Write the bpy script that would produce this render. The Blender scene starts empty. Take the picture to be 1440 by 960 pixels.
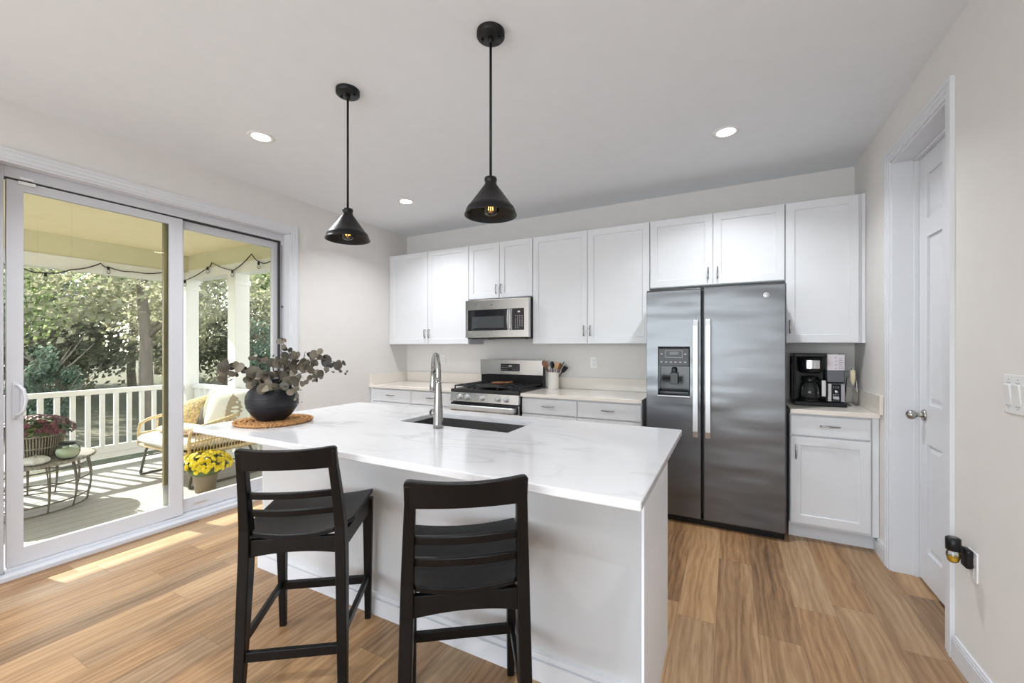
import bpy, bmesh, math, random
from mathutils import Vector, Matrix, noise as mnoise
random.seed(7)
PI = math.pi
SC = bpy.context.scene
COL = SC.collection

# ------------------------------------------------------------------ camera
cam_d = bpy.data.cameras.new('camera')
cam = bpy.data.objects.new('camera', cam_d)
COL.objects.link(cam)
cam.location = (0, 0, 1.3435)
cam.rotation_euler = (PI/2, 0, math.radians(27.534))
cam_d.sensor_width = 36
cam_d.lens = 584.64/1440*36
cam_d.shift_y = 0.00523
cam_d.clip_start = 0.02
cam_d.clip_end = 200
SC.camera = cam

# ------------------------------------------------------------------ world, sun, added rear fill, exposure
W = bpy.data.worlds.new('sky'); SC.world = W
W.use_nodes = True
nt = W.node_tree; nt.nodes.clear()
wo = nt.nodes.new('ShaderNodeOutputWorld'); wb = nt.nodes.new('ShaderNodeBackground')
sk = nt.nodes.new('ShaderNodeTexSky'); sk.sky_type = 'NISHITA'; sk.sun_disc = False
sk.sun_elevation = math.radians(34); sk.sun_rotation = math.radians(280)
sk.dust_density = 0.6; sk.air_density = 1.0
hs = nt.nodes.new('ShaderNodeHueSaturation'); hs.inputs['Saturation'].default_value = 0.45
nt.links.new(sk.outputs[0], hs.inputs['Color']); nt.links.new(hs.outputs[0], wb.inputs[0])
wb.inputs[1].default_value = 0.62
nt.links.new(wb.outputs[0], wo.inputs[0])

sun_d = bpy.data.lights.new('sun', 'SUN'); sun_d.energy = 13.0; sun_d.angle = math.radians(0.6)
sun_d.color = (1.0, 0.95, 0.88)
sun = bpy.data.objects.new('sun', sun_d); COL.objects.link(sun)
sun.rotation_euler = Vector((1.0, 0.17, -0.69)).to_track_quat('-Z', 'Y').to_euler()
sun.location = (-12, -2, 9)

def area(name, loc, direction, sx, sy, power, color=(1, 1, 1), shape='RECTANGLE'):
    d = bpy.data.lights.new(name, 'AREA'); d.shape = shape; d.size = sx; d.size_y = sy
    d.energy = power; d.color = color
    o = bpy.data.objects.new(name, d); COL.objects.link(o)
    o.location = loc
    o.rotation_euler = Vector(direction).to_track_quat('-Z', 'Y').to_euler()
    return o
# added fill light behind the camera, brightening the ceiling and back walls
area('rear_fill_light', (-1.4, -3.70, 1.45), (0, 1, 0.70), 4.2, 2.1, 140, (0.82, 0.915, 1.0))
CAN_POWER = 14.5
CAN_COLOR = (0.93, 0.965, 1.0)
BULB_COLOR = (1.0, 0.6, 0.2)

SC.view_settings.view_transform = 'Standard'
SC.view_settings.look = 'None'
SC.view_settings.gamma = 1
SC.view_settings.use_curve_mapping = False
SC.view_settings.exposure = -0.07

# ------------------------------------------------------------------ materials
MATS = {}
def _nodes(name):
    m = bpy.data.materials.new(name); m.use_nodes = True
    t = m.node_tree; b = t.nodes['Principled BSDF']
    return m, t, b
def mat(name, col, rough=0.5, metal=0.0, vary=0.03, scale=8.0, bump=0.0, bscale=60.0, coat=0.0,
        stretch=(1, 1, 1), spec=0.5, trans=0.0, bdist=0.002, sheen=0.0):
    if name in MATS: return MATS[name]
    m, t, b = _nodes(name)
    tc = t.nodes.new('ShaderNodeTexCoord'); mp = t.nodes.new('ShaderNodeMapping')
    mp.inputs['Scale'].default_value = stretch
    t.links.new(tc.outputs['Object'], mp.inputs[0])
    n = t.nodes.new('ShaderNodeTexNoise'); n.inputs['Scale'].default_value = scale; n.inputs['Detail'].default_value = 4
    t.links.new(mp.outputs[0], n.inputs['Vector'])
    r = t.nodes.new('ShaderNodeValToRGB')
    r.color_ramp.elements[0].position = 0.3; r.color_ramp.elements[1].position = 0.7
    r.color_ramp.elements[0].color = tuple(max(0, c*(1-vary)) for c in col)+(1,)
    r.color_ramp.elements[1].color = tuple(min(1, c*(1+vary)) for c in col)+(1,)
    t.links.new(n.outputs[0], r.inputs[0]); t.links.new(r.outputs[0], b.inputs['Base Color'])
    b.inputs['Roughness'].default_value = rough; b.inputs['Metallic'].default_value = metal
    b.inputs['Specular IOR Level'].default_value = spec
    b.inputs['Coat Weight'].default_value = coat
    if sheen: b.inputs['Sheen Weight'].default_value = sheen
    if trans: b.inputs['Transmission Weight'].default_value = trans
    if bump:
        n2 = t.nodes.new('ShaderNodeTexNoise'); n2.inputs['Scale'].default_value = bscale; n2.inputs['Detail'].default_value = 3
        t.links.new(mp.outputs[0], n2.inputs['Vector'])
        bp = t.nodes.new('ShaderNodeBump'); bp.inputs['Strength'].default_value = bump; bp.inputs['Distance'].default_value = bdist
        t.links.new(n2.outputs[0], bp.inputs['Height']); t.links.new(bp.outputs[0], b.inputs['Normal'])
    MATS[name] = m
    return m
def emis(name, col, strength):
    m, t, b = _nodes(name)
    b.inputs['Base Color'].default_value = (*col, 1)
    b.inputs['Emission Color'].default_value = (*col, 1); b.inputs['Emission Strength'].default_value = strength
    MATS[name] = m; return m
def pane_glass(name, tint=(1, 1, 1), refl=1.0):
    m = bpy.data.materials.new(name); m.use_nodes = True; t = m.node_tree; t.nodes.clear()
    o = t.nodes.new('ShaderNodeOutputMaterial'); mx = t.nodes.new('ShaderNodeMixShader')
    tr = t.nodes.new('ShaderNodeBsdfTransparent'); tr.inputs[0].default_value = (*tint, 1)
    gl = t.nodes.new('ShaderNodeBsdfGlossy'); gl.inputs['Roughness'].default_value = 0.0
    fr = t.nodes.new('ShaderNodeFresnel'); fr.inputs[0].default_value = 1.35
    mu = t.nodes.new('ShaderNodeMath'); mu.operation = 'MULTIPLY'; mu.inputs[1].default_value = refl
    t.links.new(fr.outputs[0], mu.inputs[0]); t.links.new(mu.outputs[0], mx.inputs[0])
    t.links.new(tr.outputs[0], mx.inputs[1]); t.links.new(gl.outputs[0], mx.inputs[2])
    t.links.new(mx.outputs[0], o.inputs[0]); MATS[name] = m; return m
def leafmat(name, c1, c2, scale=3.0, trans=0.35, rough=0.5):
    m = bpy.data.materials.new(name); m.use_nodes = True; t = m.node_tree; t.nodes.clear()
    o = t.nodes.new('ShaderNodeOutputMaterial'); mx = t.nodes.new('ShaderNodeMixShader'); mx.inputs[0].default_value = trans
    p = t.nodes.new('ShaderNodeBsdfPrincipled'); p.inputs['Roughness'].default_value = rough
    tl = t.nodes.new('ShaderNodeBsdfTranslucent')
    g = t.nodes.new('ShaderNodeNewGeometry'); tc = t.nodes.new('ShaderNodeTexCoord')
    n = t.nodes.new('ShaderNodeTexNoise'); n.inputs['Scale'].default_value = scale
    t.links.new(tc.outputs['Object'], n.inputs['Vector'])
    ad = t.nodes.new('ShaderNodeMath'); ad.operation = 'MULTIPLY_ADD'; ad.inputs[1].default_value = 0.6; 
    t.links.new(g.outputs['Random Per Island'], ad.inputs[0])
    m2 = t.nodes.new('ShaderNodeMath'); m2.operation = 'MULTIPLY'; m2.inputs[1].default_value = 0.45
    t.links.new(n.outputs[0], m2.inputs[0]); t.links.new(m2.outputs[0], ad.inputs[2])
    r = t.nodes.new('ShaderNodeValToRGB'); r.color_ramp.elements[0].color = (*c1, 1); r.color_ramp.elements[1].color = (*c2, 1)
    r.color_ramp.elements[0].position = 0.15; r.color_ramp.elements[1].position = 0.85
    t.links.new(ad.outputs[0], r.inputs[0])
    t.links.new(r.outputs[0], p.inputs['Base Color']); t.links.new(r.outputs[0], tl.inputs[0])
    t.links.new(p.outputs[0], mx.inputs[1]); t.links.new(tl.outputs[0], mx.inputs[2]); t.links.new(mx.outputs[0], o.inputs[0])
    MATS[name] = m; return m

def floor_material():
    m, t, b = _nodes('plank_floor')
    N = t.nodes.new; L = t.links.new
    def math_(op, a=None, bb=None, c=None):
        n = N('ShaderNodeMath'); n.operation = op
        for i, v in enumerate((a, bb, c)):
            if v is None: continue
            if isinstance(v, (int, float)): n.inputs[i].default_value = v
            else: L(v, n.inputs[i])
        return n.outputs[0]
    tc = N('ShaderNodeTexCoord'); sp = N('ShaderNodeSeparateXYZ'); L(tc.outputs['Object'], sp.inputs[0])
    x, y = sp.outputs[0], sp.outputs[1]
    w, ln = 0.178, 1.22
    xs = math_('DIVIDE', math_('ADD', x, 0.055), w); ix = math_('FLOOR', xs); fx = math_('FRACT', xs)
    wn = N('ShaderNodeTexWhiteNoise'); wn.noise_dimensions = '1D'; L(ix, wn.inputs['W'])
    ys = math_('ADD', math_('DIVIDE', y, ln), wn.outputs[0]); iy = math_('FLOOR', ys); fy = math_('FRACT', ys)
    cb = N('ShaderNodeCombineXYZ'); L(ix, cb.inputs[0]); L(iy, cb.inputs[1])
    idn = N('ShaderNodeTexWhiteNoise'); idn.noise_dimensions = '3D'; L(cb.outputs[0], idn.inputs['Vector'])
    rid = idn.outputs['Value']
    # grain coordinates, stretched along the plank, shifted per plank
    gx = math_('MULTIPLY_ADD', rid, 37.0, math_('MULTIPLY', x, 0.9)); gy = math_('MULTIPLY_ADD', rid, 19.0, math_('MULTIPLY', y, 0.045))
    gc = N('ShaderNodeCombineXYZ'); L(gx, gc.inputs[0]); L(gy, gc.inputs[1]); L(math_('MULTIPLY', rid, 11.0), gc.inputs[2])
    n1 = N('ShaderNodeTexNoise'); n1.inputs['Scale'].default_value = 9; n1.inputs['Detail'].default_value = 5; n1.inputs['Distortion'].default_value = 0.6
    n2 = N('ShaderNodeTexNoise'); n2.inputs['Scale'].default_value = 105; n2.inputs['Detail'].default_value = 6; n2.inputs['Roughness'].default_value = 0.7
    L(gc.outputs[0], n1.inputs['Vector']); L(gc.outputs[0], n2.inputs['Vector'])
    wv = N('ShaderNodeTexWave'); wv.wave_type = 'BANDS'; wv.bands_direction = 'X'
    wv.inputs['Scale'].default_value = 9; wv.inputs['Distortion'].default_value = 11; wv.inputs['Detail'].default_value = 3; wv.inputs['Detail Scale'].default_value = 1.1
    gc2 = N('ShaderNodeCombineXYZ'); L(gx, gc2.inputs[0]); L(math_('MULTIPLY_ADD', rid, 9.0, math_('MULTIPLY', y, 0.17)), gc2.inputs[1])
    L(gc2.outputs[0], wv.inputs['Vector'])
    g = math_('ADD', math_('MULTIPLY', n1.outputs[0], 0.50), math_('MULTIPLY', n2.outputs[0], 0.42))
    g = math_('ADD', g, math_('MULTIPLY', wv.outputs['Fac'], 0.09))
    g = math_('ADD', g, math_('MULTIPLY', math_('SUBTRACT', rid, 0.5), 0.15))
    r = N('ShaderNodeValToRGB'); cr = r.color_ramp
    cr.elements[0].position = 0.27; cr.elements[0].color = (0.120, 0.064, 0.030, 1)
    cr.elements[1].position = 0.76; cr.elements[1].color = (0.54, 0.365, 0.21, 1)
    e = cr.elements.new(0.48); e.color = (0.315, 0.187, 0.097, 1)
    L(g, r.inputs[0])
    # per-plank hue: some greyer, some more golden
    wid = N('ShaderNodeTexWhiteNoise'); wid.noise_dimensions = '4D'; L(cb.outputs[0], wid.inputs['Vector']); wid.inputs['W'].default_value = 3.3
    mg = N('ShaderNodeMix'); mg.data_type = 'RGBA'; mg.blend_type = 'MULTIPLY'
    rr = N('ShaderNodeValToRGB'); rr.color_ramp.elements[0].color = (0.92, 0.96, 1.0, 1); rr.color_ramp.elements[1].color = (1.08, 1.0, 0.86, 1)
    L(wid.outputs['Value'], rr.inputs[0]); mg.inputs[0].default_value = 1.0
    L(r.outputs[0], mg.inputs[6]); L(rr.outputs[0], mg.inputs[7])
    # joints
    ex = math_('MINIMUM', fx, math_('SUBTRACT', 1.0, fx)); ey = math_('MINIMUM', fy, math_('SUBTRACT', 1.0, fy))
    jx = math_('LESS_THAN', ex, 0.008); jy = math_('LESS_THAN', ey, 0.0012); j = math_('MAXIMUM', jx, jy)
    mj = N('ShaderNodeMix'); mj.data_type = 'RGBA'
    L(math_('MULTIPLY', j, 0.45), mj.inputs[0]); L(mg.outputs[2], mj.inputs[6]); mj.inputs[7].default_value = (0.10, 0.06, 0.035, 1)
    L(mj.outputs[2], b.inputs['Base Color'])
    L(math_('MULTIPLY_ADD', n2.outputs[0], 0.18, 0.36), b.inputs['Roughness'])
    bp = N('ShaderNodeBump'); bp.inputs['Strength'].default_value = 0.15; bp.inputs['Distance'].default_value = 0.002
    L(math_('SUBTRACT', n2.outputs[0], j), bp.inputs['Height']); L(bp.outputs[0], b.inputs['Normal'])
    return m
def deck_material():
    m, t, b = _nodes('deck_boards'); N = t.nodes.new; L = t.links.new
    tc = N('ShaderNodeTexCoord'); sp = N('ShaderNodeSeparateXYZ'); L(tc.outputs['Object'], sp.inputs[0])
    d = N('ShaderNodeMath'); d.operation = 'DIVIDE'; d.inputs[1].default_value = 0.14; L(sp.outputs[0], d.inputs[0])
    fr = N('ShaderNodeMath'); fr.operation = 'FRACT'; L(d.outputs[0], fr.inputs[0])
    lt = N('ShaderNodeMath'); lt.operation = 'LESS_THAN'; lt.inputs[1].default_value = 0.045; L(fr.outputs[0], lt.inputs[0])
    mp = N('ShaderNodeMapping'); mp.inputs['Scale'].default_value = (20, 1.5, 1); L(tc.outputs['Object'], mp.inputs[0])
    n = N('ShaderNodeTexNoise'); n.inputs['Scale'].default_value = 2; n.inputs['Detail'].default_value = 4; L(mp.outputs[0], n.inputs['Vector'])
    r = N('ShaderNodeValToRGB'); r.color_ramp.elements[0].color = (0.34, 0.33, 0.31, 1); r.color_ramp.elements[1].color = (0.48, 0.47, 0.45, 1)
    L(n.outputs[0], r.inputs[0])
    mx = N('ShaderNodeMix'); mx.data_type = 'RGBA'; L(lt.outputs[0], mx.inputs[0]); L(r.outputs[0], mx.inputs[6]); mx.inputs[7].default_value = (0.16, 0.15, 0.14, 1)
    L(mx.outputs[2], b.inputs['Base Color']); b.inputs['Roughness'].default_value = 0.7
    return m
def quartz(name, base, vein, amount):
    m, t, b = _nodes(name); N = t.nodes.new; L = t.links.new
    tc = N('ShaderNodeTexCoord'); mp = N('ShaderNodeMapping'); mp.inputs['Rotation'].default_value = (0, 0, 0.5); mp.inputs['Scale'].default_value = (0.8, 2.0, 1)
    L(tc.outputs['Object'], mp.inputs[0])
    n = N('ShaderNodeTexNoise'); n.inputs['Scale'].default_value = 1.5; n.inputs['Detail'].default_value = 7; n.inputs['Distortion'].default_value = 1.6
    L(mp.outputs[0], n.inputs['Vector'])
    r = N('ShaderNodeValToRGB'); cr = r.color_ramp
    cr.elements[0].position = 0.46; cr.elements[0].color = (0, 0, 0, 1); cr.elements[1].position = 0.54; cr.elements[1].color = (0, 0, 0, 1)
    e = cr.elements.new(0.50); e.color = (1, 1, 1, 1)
    L(n.outputs[0], r.inputs[0])
    n2 = N('ShaderNodeTexNoise'); n2.inputs['Scale'].default_value = 2.2; L(tc.outputs['Object'], n2.inputs['Vector'])
    r2 = N('ShaderNodeValToRGB'); r2.color_ramp.elements[0].position = 0.42; r2.color_ramp.elements[1].position = 0.7
    L(n2.outputs[0], r2.inputs[0])
    mu = N('ShaderNodeMath'); mu.operation = 'MULTIPLY'; L(r.outputs[0], mu.inputs[0]); L(r2.outputs[0], mu.inputs[1])
    m2 = N('ShaderNodeMath'); m2.operation = 'MULTIPLY'; m2.inputs[1].default_value = amount; L(mu.outputs[0], m2.inputs[0])
    mx = N('ShaderNodeMix'); mx.data_type = 'RGBA'; L(m2.outputs[0], mx.inputs[0]); mx.inputs[6].default_value = (*base, 1); mx.inputs[7].default_value = (*vein, 1)
    L(mx.outputs[2], b.inputs['Base Color']); b.inputs['Roughness'].default_value = 0.12
    return m
def steel(name, col=(0.60, 0.61, 0.63), rough=0.27, wav=0.25, horiz=True):
    m, t, b = _nodes(name); N = t.nodes.new; L = t.links.new
    tc = N('ShaderNodeTexCoord'); mp = N('ShaderNodeMapping'); mp.inputs['Scale'].default_value = (2, 2, 240) if horiz else (240, 240, 2)
    L(tc.outputs['Object'], mp.inputs[0])
    n = N('ShaderNodeTexNoise'); n.inputs['Scale'].default_value = 1.5; n.inputs['Detail'].default_value = 2; L(mp.outputs[0], n.inputs['Vector'])
    mr = N('ShaderNodeMath'); mr.operation = 'MULTIPLY_ADD'; mr.inputs[1].default_value = 0.10; mr.inputs[2].default_value = rough-0.05; L(n.outputs[0], mr.inputs[0])
    L(mr.outputs[0], b.inputs['Roughness'])
    b.inputs['Base Color'].default_value = (*col, 1); b.inputs['Metallic'].default_value = 1.0
    mp2 = N('ShaderNodeMapping'); mp2.inputs['Scale'].default_value = (0.9, 0.9, 3.2); L(tc.outputs['Object'], mp2.inputs[0])
    n2 = N('ShaderNodeTexNoise'); n2.inputs['Scale'].default_value = 2.2; n2.inputs['Detail'].default_value = 1; L(mp2.outputs[0], n2.inputs['Vector'])
    bp = N('ShaderNodeBump'); bp.inputs['Strength'].default_value = wav; bp.inputs['Distance'].default_value = 0.02
    L(n2.outputs[0], bp.inputs['Height']); L(bp.outputs[0], b.inputs['Normal'])
    return m

M_wall = mat('wall_paint', (0.745, 0.722, 0.70), 0.75, vary=0.012, bump=0.05, bscale=250)
M_ceil = mat('ceiling_paint', (0.81, 0.835, 0.865), 0.85, vary=0.012, bump=0.05, bscale=200)
M_trim = mat('trim_paint', (0.72, 0.735, 0.77), 0.35, vary=0.01)
M_vinyl = mat('white_vinyl', (0.62, 0.63, 0.67), 0.3, vary=0.01)
M_cab = mat('cabinet_paint', (0.74, 0.75, 0.775), 0.38, vary=0.012)
M_isl = mat('island_paint', (0.80, 0.83, 0.875), 0.45, vary=0.012)
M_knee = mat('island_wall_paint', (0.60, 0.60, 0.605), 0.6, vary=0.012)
M_dark_gap = mat('dark_gap', (0.03, 0.03, 0.03), 0.8)
M_floor = floor_material()
M_deck = deck_material()
M_quartz = quartz('island_quartz', (0.70, 0.70, 0.715), (0.46, 0.46, 0.48), 0.55)
M_quartz2 = quartz('cream_quartz', (0.80, 0.745, 0.68), (0.66, 0.58, 0.50), 0.25)
M_steel = steel('brushed_steel', (0.16, 0.164, 0.172), 0.30, 0.45)
M_steel_side = mat('appliance_side_grey', (0.18, 0.185, 0.19), 0.45, metal=0.6)
M_steel2 = steel('range_steel', (0.66, 0.65, 0.63), 0.22, 0.08)
M_handle = mat('handle_steel', (0.66, 0.67, 0.69), 0.42, metal=0.9, vary=0.02)
M_nickel = mat('brushed_nickel', (0.42, 0.41, 0.40), 0.24, metal=1.0, vary=0.05, scale=40)
M_faucet = mat('faucet_nickel', (0.36, 0.355, 0.345), 0.2, metal=1.0, vary=0.05, stretch=(1, 1, 30))
M_blackgloss = mat('black_glass', (0.012, 0.012, 0.014), 0.06, vary=0.1)
M_black = mat('black_plastic', (0.008, 0.008, 0.009), 0.3, vary=0.1, spec=0.3)
M_disp = mat('dispenser_black', (0.035, 0.036, 0.038), 0.3, vary=0.1, spec=0.4)
M_iron = mat('cast_iron', (0.009, 0.009, 0.010), 0.5, vary=0.2, bump=0.3, bscale=200)
M_stool = mat('black_stained_wood', (0.0055, 0.005, 0.005), 0.38, vary=0.35, scale=30, stretch=(1, 1, 0.2), bump=0.06, bscale=90, spec=0.22)
M_pend = mat('black_metal', (0.007, 0.007, 0.0075), 0.38, vary=0.15, bump=0.08, bscale=220, spec=0.32)
M_socket = mat('socket_brass', (0.55, 0.40, 0.2), 0.35, metal=1.0)
M_fil = emis('filament_glow', (1.0, 0.45, 0.08), 9.0)
M_bulb = pane_glass('bulb_glass', (0.97, 0.96, 0.94), 1.6)
M_lens = emis('downlight_lens', (1.0, 0.95, 0.88), 22.0)
M_glass = pane_glass('door_glass', (0.965, 0.975, 0.93), 1.0)
M_clear = pane_glass('clear_glass', (0.92, 0.93, 0.93), 1.5)
M_sink = mat('sink_composite', (0.055, 0.052, 0.05), 0.45, vary=0.3, scale=200)
M_vase = mat('charcoal_clay', (0.010, 0.010, 0.013), 0.45, spec=0.35, vary=0.35, scale=10, stretch=(1, 1, 6), bump=0.3, bscale=25, bdist=0.003)
M_braid = mat('jute_braid', (0.46, 0.235, 0.085), 0.8, vary=0.45, scale=70, bump=0.6, bscale=160)
M_stem = mat('branch_bark', (0.10, 0.075, 0.06), 0.7, vary=0.2)
M_euc = leafmat('eucalyptus_leaf', (0.014, 0.013, 0.010), (0.215, 0.182, 0.125), 6, 0.06)
M_white_pl = mat('white_plastic', (0.80, 0.80, 0.80), 0.35, vary=0.01)
M_slot = mat('slot_dark', (0.05, 0.05, 0.05), 0.6)
M_ceramic = mat('white_ceramic', (0.80, 0.77, 0.72), 0.25, vary=0.03)
M_woodA = mat('acacia_wood', (0.22, 0.085, 0.028), 0.45, vary=0.4, scale=40, stretch=(1, 1, 0.2))
M_woodB = mat('light_beech', (0.55, 0.35, 0.18), 0.5, vary=0.2, scale=40)
M_silver = mat('polished_silver', (0.75, 0.75, 0.76), 0.15, metal=1.0)
M_cream = mat('cream_plastic', (0.80, 0.72, 0.50), 0.4, vary=0.03)
M_amber = mat('amber_oil', (0.75, 0.42, 0.02), 0.15, vary=0.1)
M_label = mat('pale_label', (0.62, 0.58, 0.62), 0.5, vary=0.03)
M_lcd = mat('display_glow_off', (0.55, 0.58, 0.60), 0.3)
M_porchw = mat('porch_white', (0.78, 0.79, 0.80), 0.45, vary=0.015)
M_porchc = mat('porch_ceiling_cream', (0.80, 0.71, 0.48), 0.7, vary=0.02)
M_rattan = mat('rattan', (0.66, 0.50, 0.28), 0.6, vary=0.2, scale=40, bump=0.3, bscale=150)
M_leg = mat('grey_metal_leg', (0.13, 0.125, 0.11), 0.45, metal=0.5)
M_cush = mat('cream_cushion', (0.72, 0.68, 0.62), 0.9, vary=0.04, bump=0.15, bscale=300)
M_pwhite = mat('white_linen', (0.85, 0.84, 0.80), 0.9, vary=0.03, bump=0.15, bscale=300)
M_pgold = mat('woven_gold', (0.55, 0.42, 0.22), 0.9, vary=0.5, scale=45)
M_pgrey = mat('charcoal_weave', (0.13, 0.12, 0.11), 0.9, vary=0.3, scale=60)
M_psage = mat('sage_linen', (0.33, 0.34, 0.27), 0.9, vary=0.1)
M_ptaupe = mat('taupe_leaf_print', (0.42, 0.35, 0.26), 0.9, vary=0.08)
M_throw = mat('beige_throw', (0.62, 0.47, 0.36), 0.95, vary=0.12, scale=30, bump=0.3, bscale=200)
M_wicker = mat('grey_wicker', (0.27, 0.24, 0.19), 0.75, vary=0.35, scale=60, bump=0.4, bscale=120)
M_table = mat('grey_wash_wood', (0.30, 0.27, 0.24), 0.6, vary=0.2, scale=20, stretch=(8, 1, 1))
M_wire = mat('aged_iron', (0.17, 0.155, 0.13), 0.6, metal=0.4, vary=0.2)
M_mum = leafmat('burgundy_petals', (0.045, 0.010, 0.018), (0.25, 0.09, 0.115), 12, 0.15)
M_mumgreen = leafmat('mum_leaves', (0.03, 0.05, 0.02), (0.12, 0.17, 0.06), 12, 0.2)
M_yel = leafmat('yellow_petals', (0.75, 0.52, 0.01), (1.0, 0.88, 0.06), 12, 0.25)
M_pot = mat('brown_nursery_pot', (0.25, 0.20, 0.14), 0.6, vary=0.1)
M_pump = mat('white_pumpkin', (0.60, 0.60, 0.57), 0.5, vary=0.04)
M_pstem = mat('pumpkin_stem', (0.30, 0.27, 0.17), 0.8, vary=0.2)
M_jar = pane_glass('green_jar_glass', (0.93, 0.97, 0.92), 1.5)
M_jarfill = mat('pale_green_fill', (0.62, 0.66, 0.54), 0.6, vary=0.1)
M_bark = mat('tree_bark', (0.23, 0.19, 0.155), 0.9, vary=0.3, scale=6, stretch=(1, 1, 0.2), bump=0.6, bscale=20, bdist=0.02)
M_leafA = leafmat('oak_leaves', (0.15, 0.21, 0.09), (0.52, 0.62, 0.30), 0.8, 0.5)
M_leafB = leafmat('holly_leaves', (0.050, 0.088, 0.062), (0.19, 0.265, 0.19), 0.8, 0.3)
M_leafD = leafmat('dusty_leaves', (0.10, 0.115, 0.075), (0.34, 0.34, 0.24), 0.8, 0.4)
M_leafC = leafmat('autumn_leaves', (0.24, 0.245, 0.16), (0.54, 0.53, 0.37), 0.8, 0.5)

# ------------------------------------------------------------------ mesh builder
class MB:
    def __init__(s, off=(0, 0, 0)):
        s.v = []; s.f = []; s.sm = []; s.mi = []; s.off = Vector(off); s.cur = 0; s.M = None
    def add(s, verts, faces, smooth=False):
        n = len(s.v)
        for p in verts:
            p = Vector(p)
            if s.M is not None: p = s.M @ p
            s.v.append(p-s.off)
        for f in faces:
            s.f.append([i+n for i in f]); s.sm.append(smooth); s.mi.append(s.cur)
        return s
    def box(s, x0, x1, y0, y1, z0, z1):
        v = [(x0, y0, z0), (x1, y0, z0), (x1, y1, z0), (x0, y1, z0), (x0, y0, z1), (x1, y0, z1), (x1, y1, z1), (x0, y1, z1)]
        return s.add(v, [(0, 3, 2, 1), (4, 5, 6, 7), (0, 1, 5, 4), (1, 2, 6, 5), (2, 3, 7, 6), (3, 0, 4, 7)])
    def lathe(s, prof, c=(0, 0, 0), seg=32, axis='Z', cap0=True, cap1=True):
        c = Vector(c); vs = []; fs = []
        def place(r, h, a):
            if axis == 'Z': return c+Vector((r*math.cos(a), r*math.sin(a), h))
            if axis == 'Y': return c+Vector((r*math.cos(a), h, -r*math.sin(a)))
            return c+Vector((h, r*math.cos(a), r*math.sin(a)))
        for r, h in prof:
            for k in range(seg): vs.append(place(r, h, 2*PI*k/seg))
        for i in range(len(prof)-1):
            for k in range(seg):
                a = i*seg+k; b = i*seg+(k+1) % seg
                fs.append((a, b, b+seg, a+seg))
        s.add(vs, fs, True)
        n = len(s.v)-len(vs)
        if cap0 and prof[0][0] > 1e-5: s.f.append([n+k for k in range(seg)][::-1]); s.sm.append(False); s.mi.append(s.cur)
        if cap1 and prof[-1][0] > 1e-5: s.f.append([n+(len(prof)-1)*seg+k for k in range(seg)]); s.sm.append(False); s.mi.append(s.cur)
        return s
    def tube(s, pts, r, seg=8, closed=False, cap=True, flat=1.0):
        P = [Vector(p) for p in pts]; n = len(P)
        R = r if isinstance(r, (list, tuple)) else [r]*n
        T = []
        for i in range(n):
            if closed: t = P[(i+1) % n]-P[(i-1) % n]
            else: t = P[min(i+1, n-1)]-P[max(i-1, 0)]
            T.append(t.normalized())
        u = T[0].orthogonal().normalized()
        if abs(T[0].z) < 0.9:
            u = Vector((0, 0, 1)); u = (u-T[0]*u.dot(T[0])).normalized()
        vs = []
        for i in range(n):
            u = (u-T[i]*u.dot(T[i])).normalized(); w = T[i].cross(u)
            for k in range(seg):
                a = 2*PI*k/seg
                vs.append(P[i]+u*(R[i]*math.cos(a))+w*(R[i]*flat*math.sin(a)))
        fs = []
        m = n if closed else n-1
        for i in range(m):
            for k in range(seg):
                a = i*seg+k; b = i*seg+(k+1) % seg; j = ((i+1) % n)*seg
                fs.append((a, b, j+(k+1) % seg, j+k))
        base = len(s.v); s.add(vs, fs, seg > 5)
        if cap and not closed:
            for ring, rev in ((0, True), (n-1, False)):
                f = [base+ring*seg+k for k in range(seg)]
                s.f.append(f[::-1] if rev else f); s.sm.append(False); s.mi.append(s.cur)
        return s
    def slices(s, rows):
        """stack of rectangles (x, y, z, wx, wy)"""
        vs = []
        for x, y, z, wx, wy in rows:
            vs += [(x-wx/2, y-wy/2, z), (x+wx/2, y-wy/2, z), (x+wx/2, y+wy/2, z), (x-wx/2, y+wy/2, z)]
        fs = [(3, 2, 1, 0)]
        for i in range(len(rows)-1):
            a = i*4
            for k in range(4): fs.append((a+k, a+(k+1) % 4, a+4+(k+1) % 4, a+4+k))
        a = (len(rows)-1)*4; fs.append((a, a+1, a+2, a+3))
        return s.add(vs, fs)
    def ringpanel(s, O, I, yf, yr, yb, slope=0.0, axis='Y', through=False):
        """rect O=(x0,x1,z0,z1) with a hole/recess I; front plane yf, recess floor yr, back plane yb"""
        ox0, ox1, oz0, oz1 = O; ix0, ix1, iz0, iz1 = I; k = slope
        def P(a, h, b):
            if axis == 'Y': return (a, h, b)
            if axis == 'X': return (h, a, b)
            return (a, b, h)
        def rect(x0, x1, z0, z1, h): return [P(x0, h, z0), P(x1, h, z0), P(x1, h, z1), P(x0, h, z1)]
        vs = rect(ox0, ox1, oz0, oz1, yf)+rect(ix0, ix1, iz0, iz1, yf)
        yr2 = yb if through else yr
        vs += rect(ix0+k, ix1-k, iz0+k, iz1-k, yr2)+rect(ox0, ox1, oz0, oz1, yb)
        fs = []
        for i in range(4):
            j = (i+1) % 4
            fs.append((i, j, 4+j, 4+i)); fs.append((4+i, 4+j, 8+j, 8+i)); fs.append((12+i, 12+j, j, i))
            if through: fs.append((8+i, 8+j, 12+j, 12+i))
        if not through: fs += [(8, 9, 10, 11), (15, 14, 13, 12)]
        return s.add(vs, fs)
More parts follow.
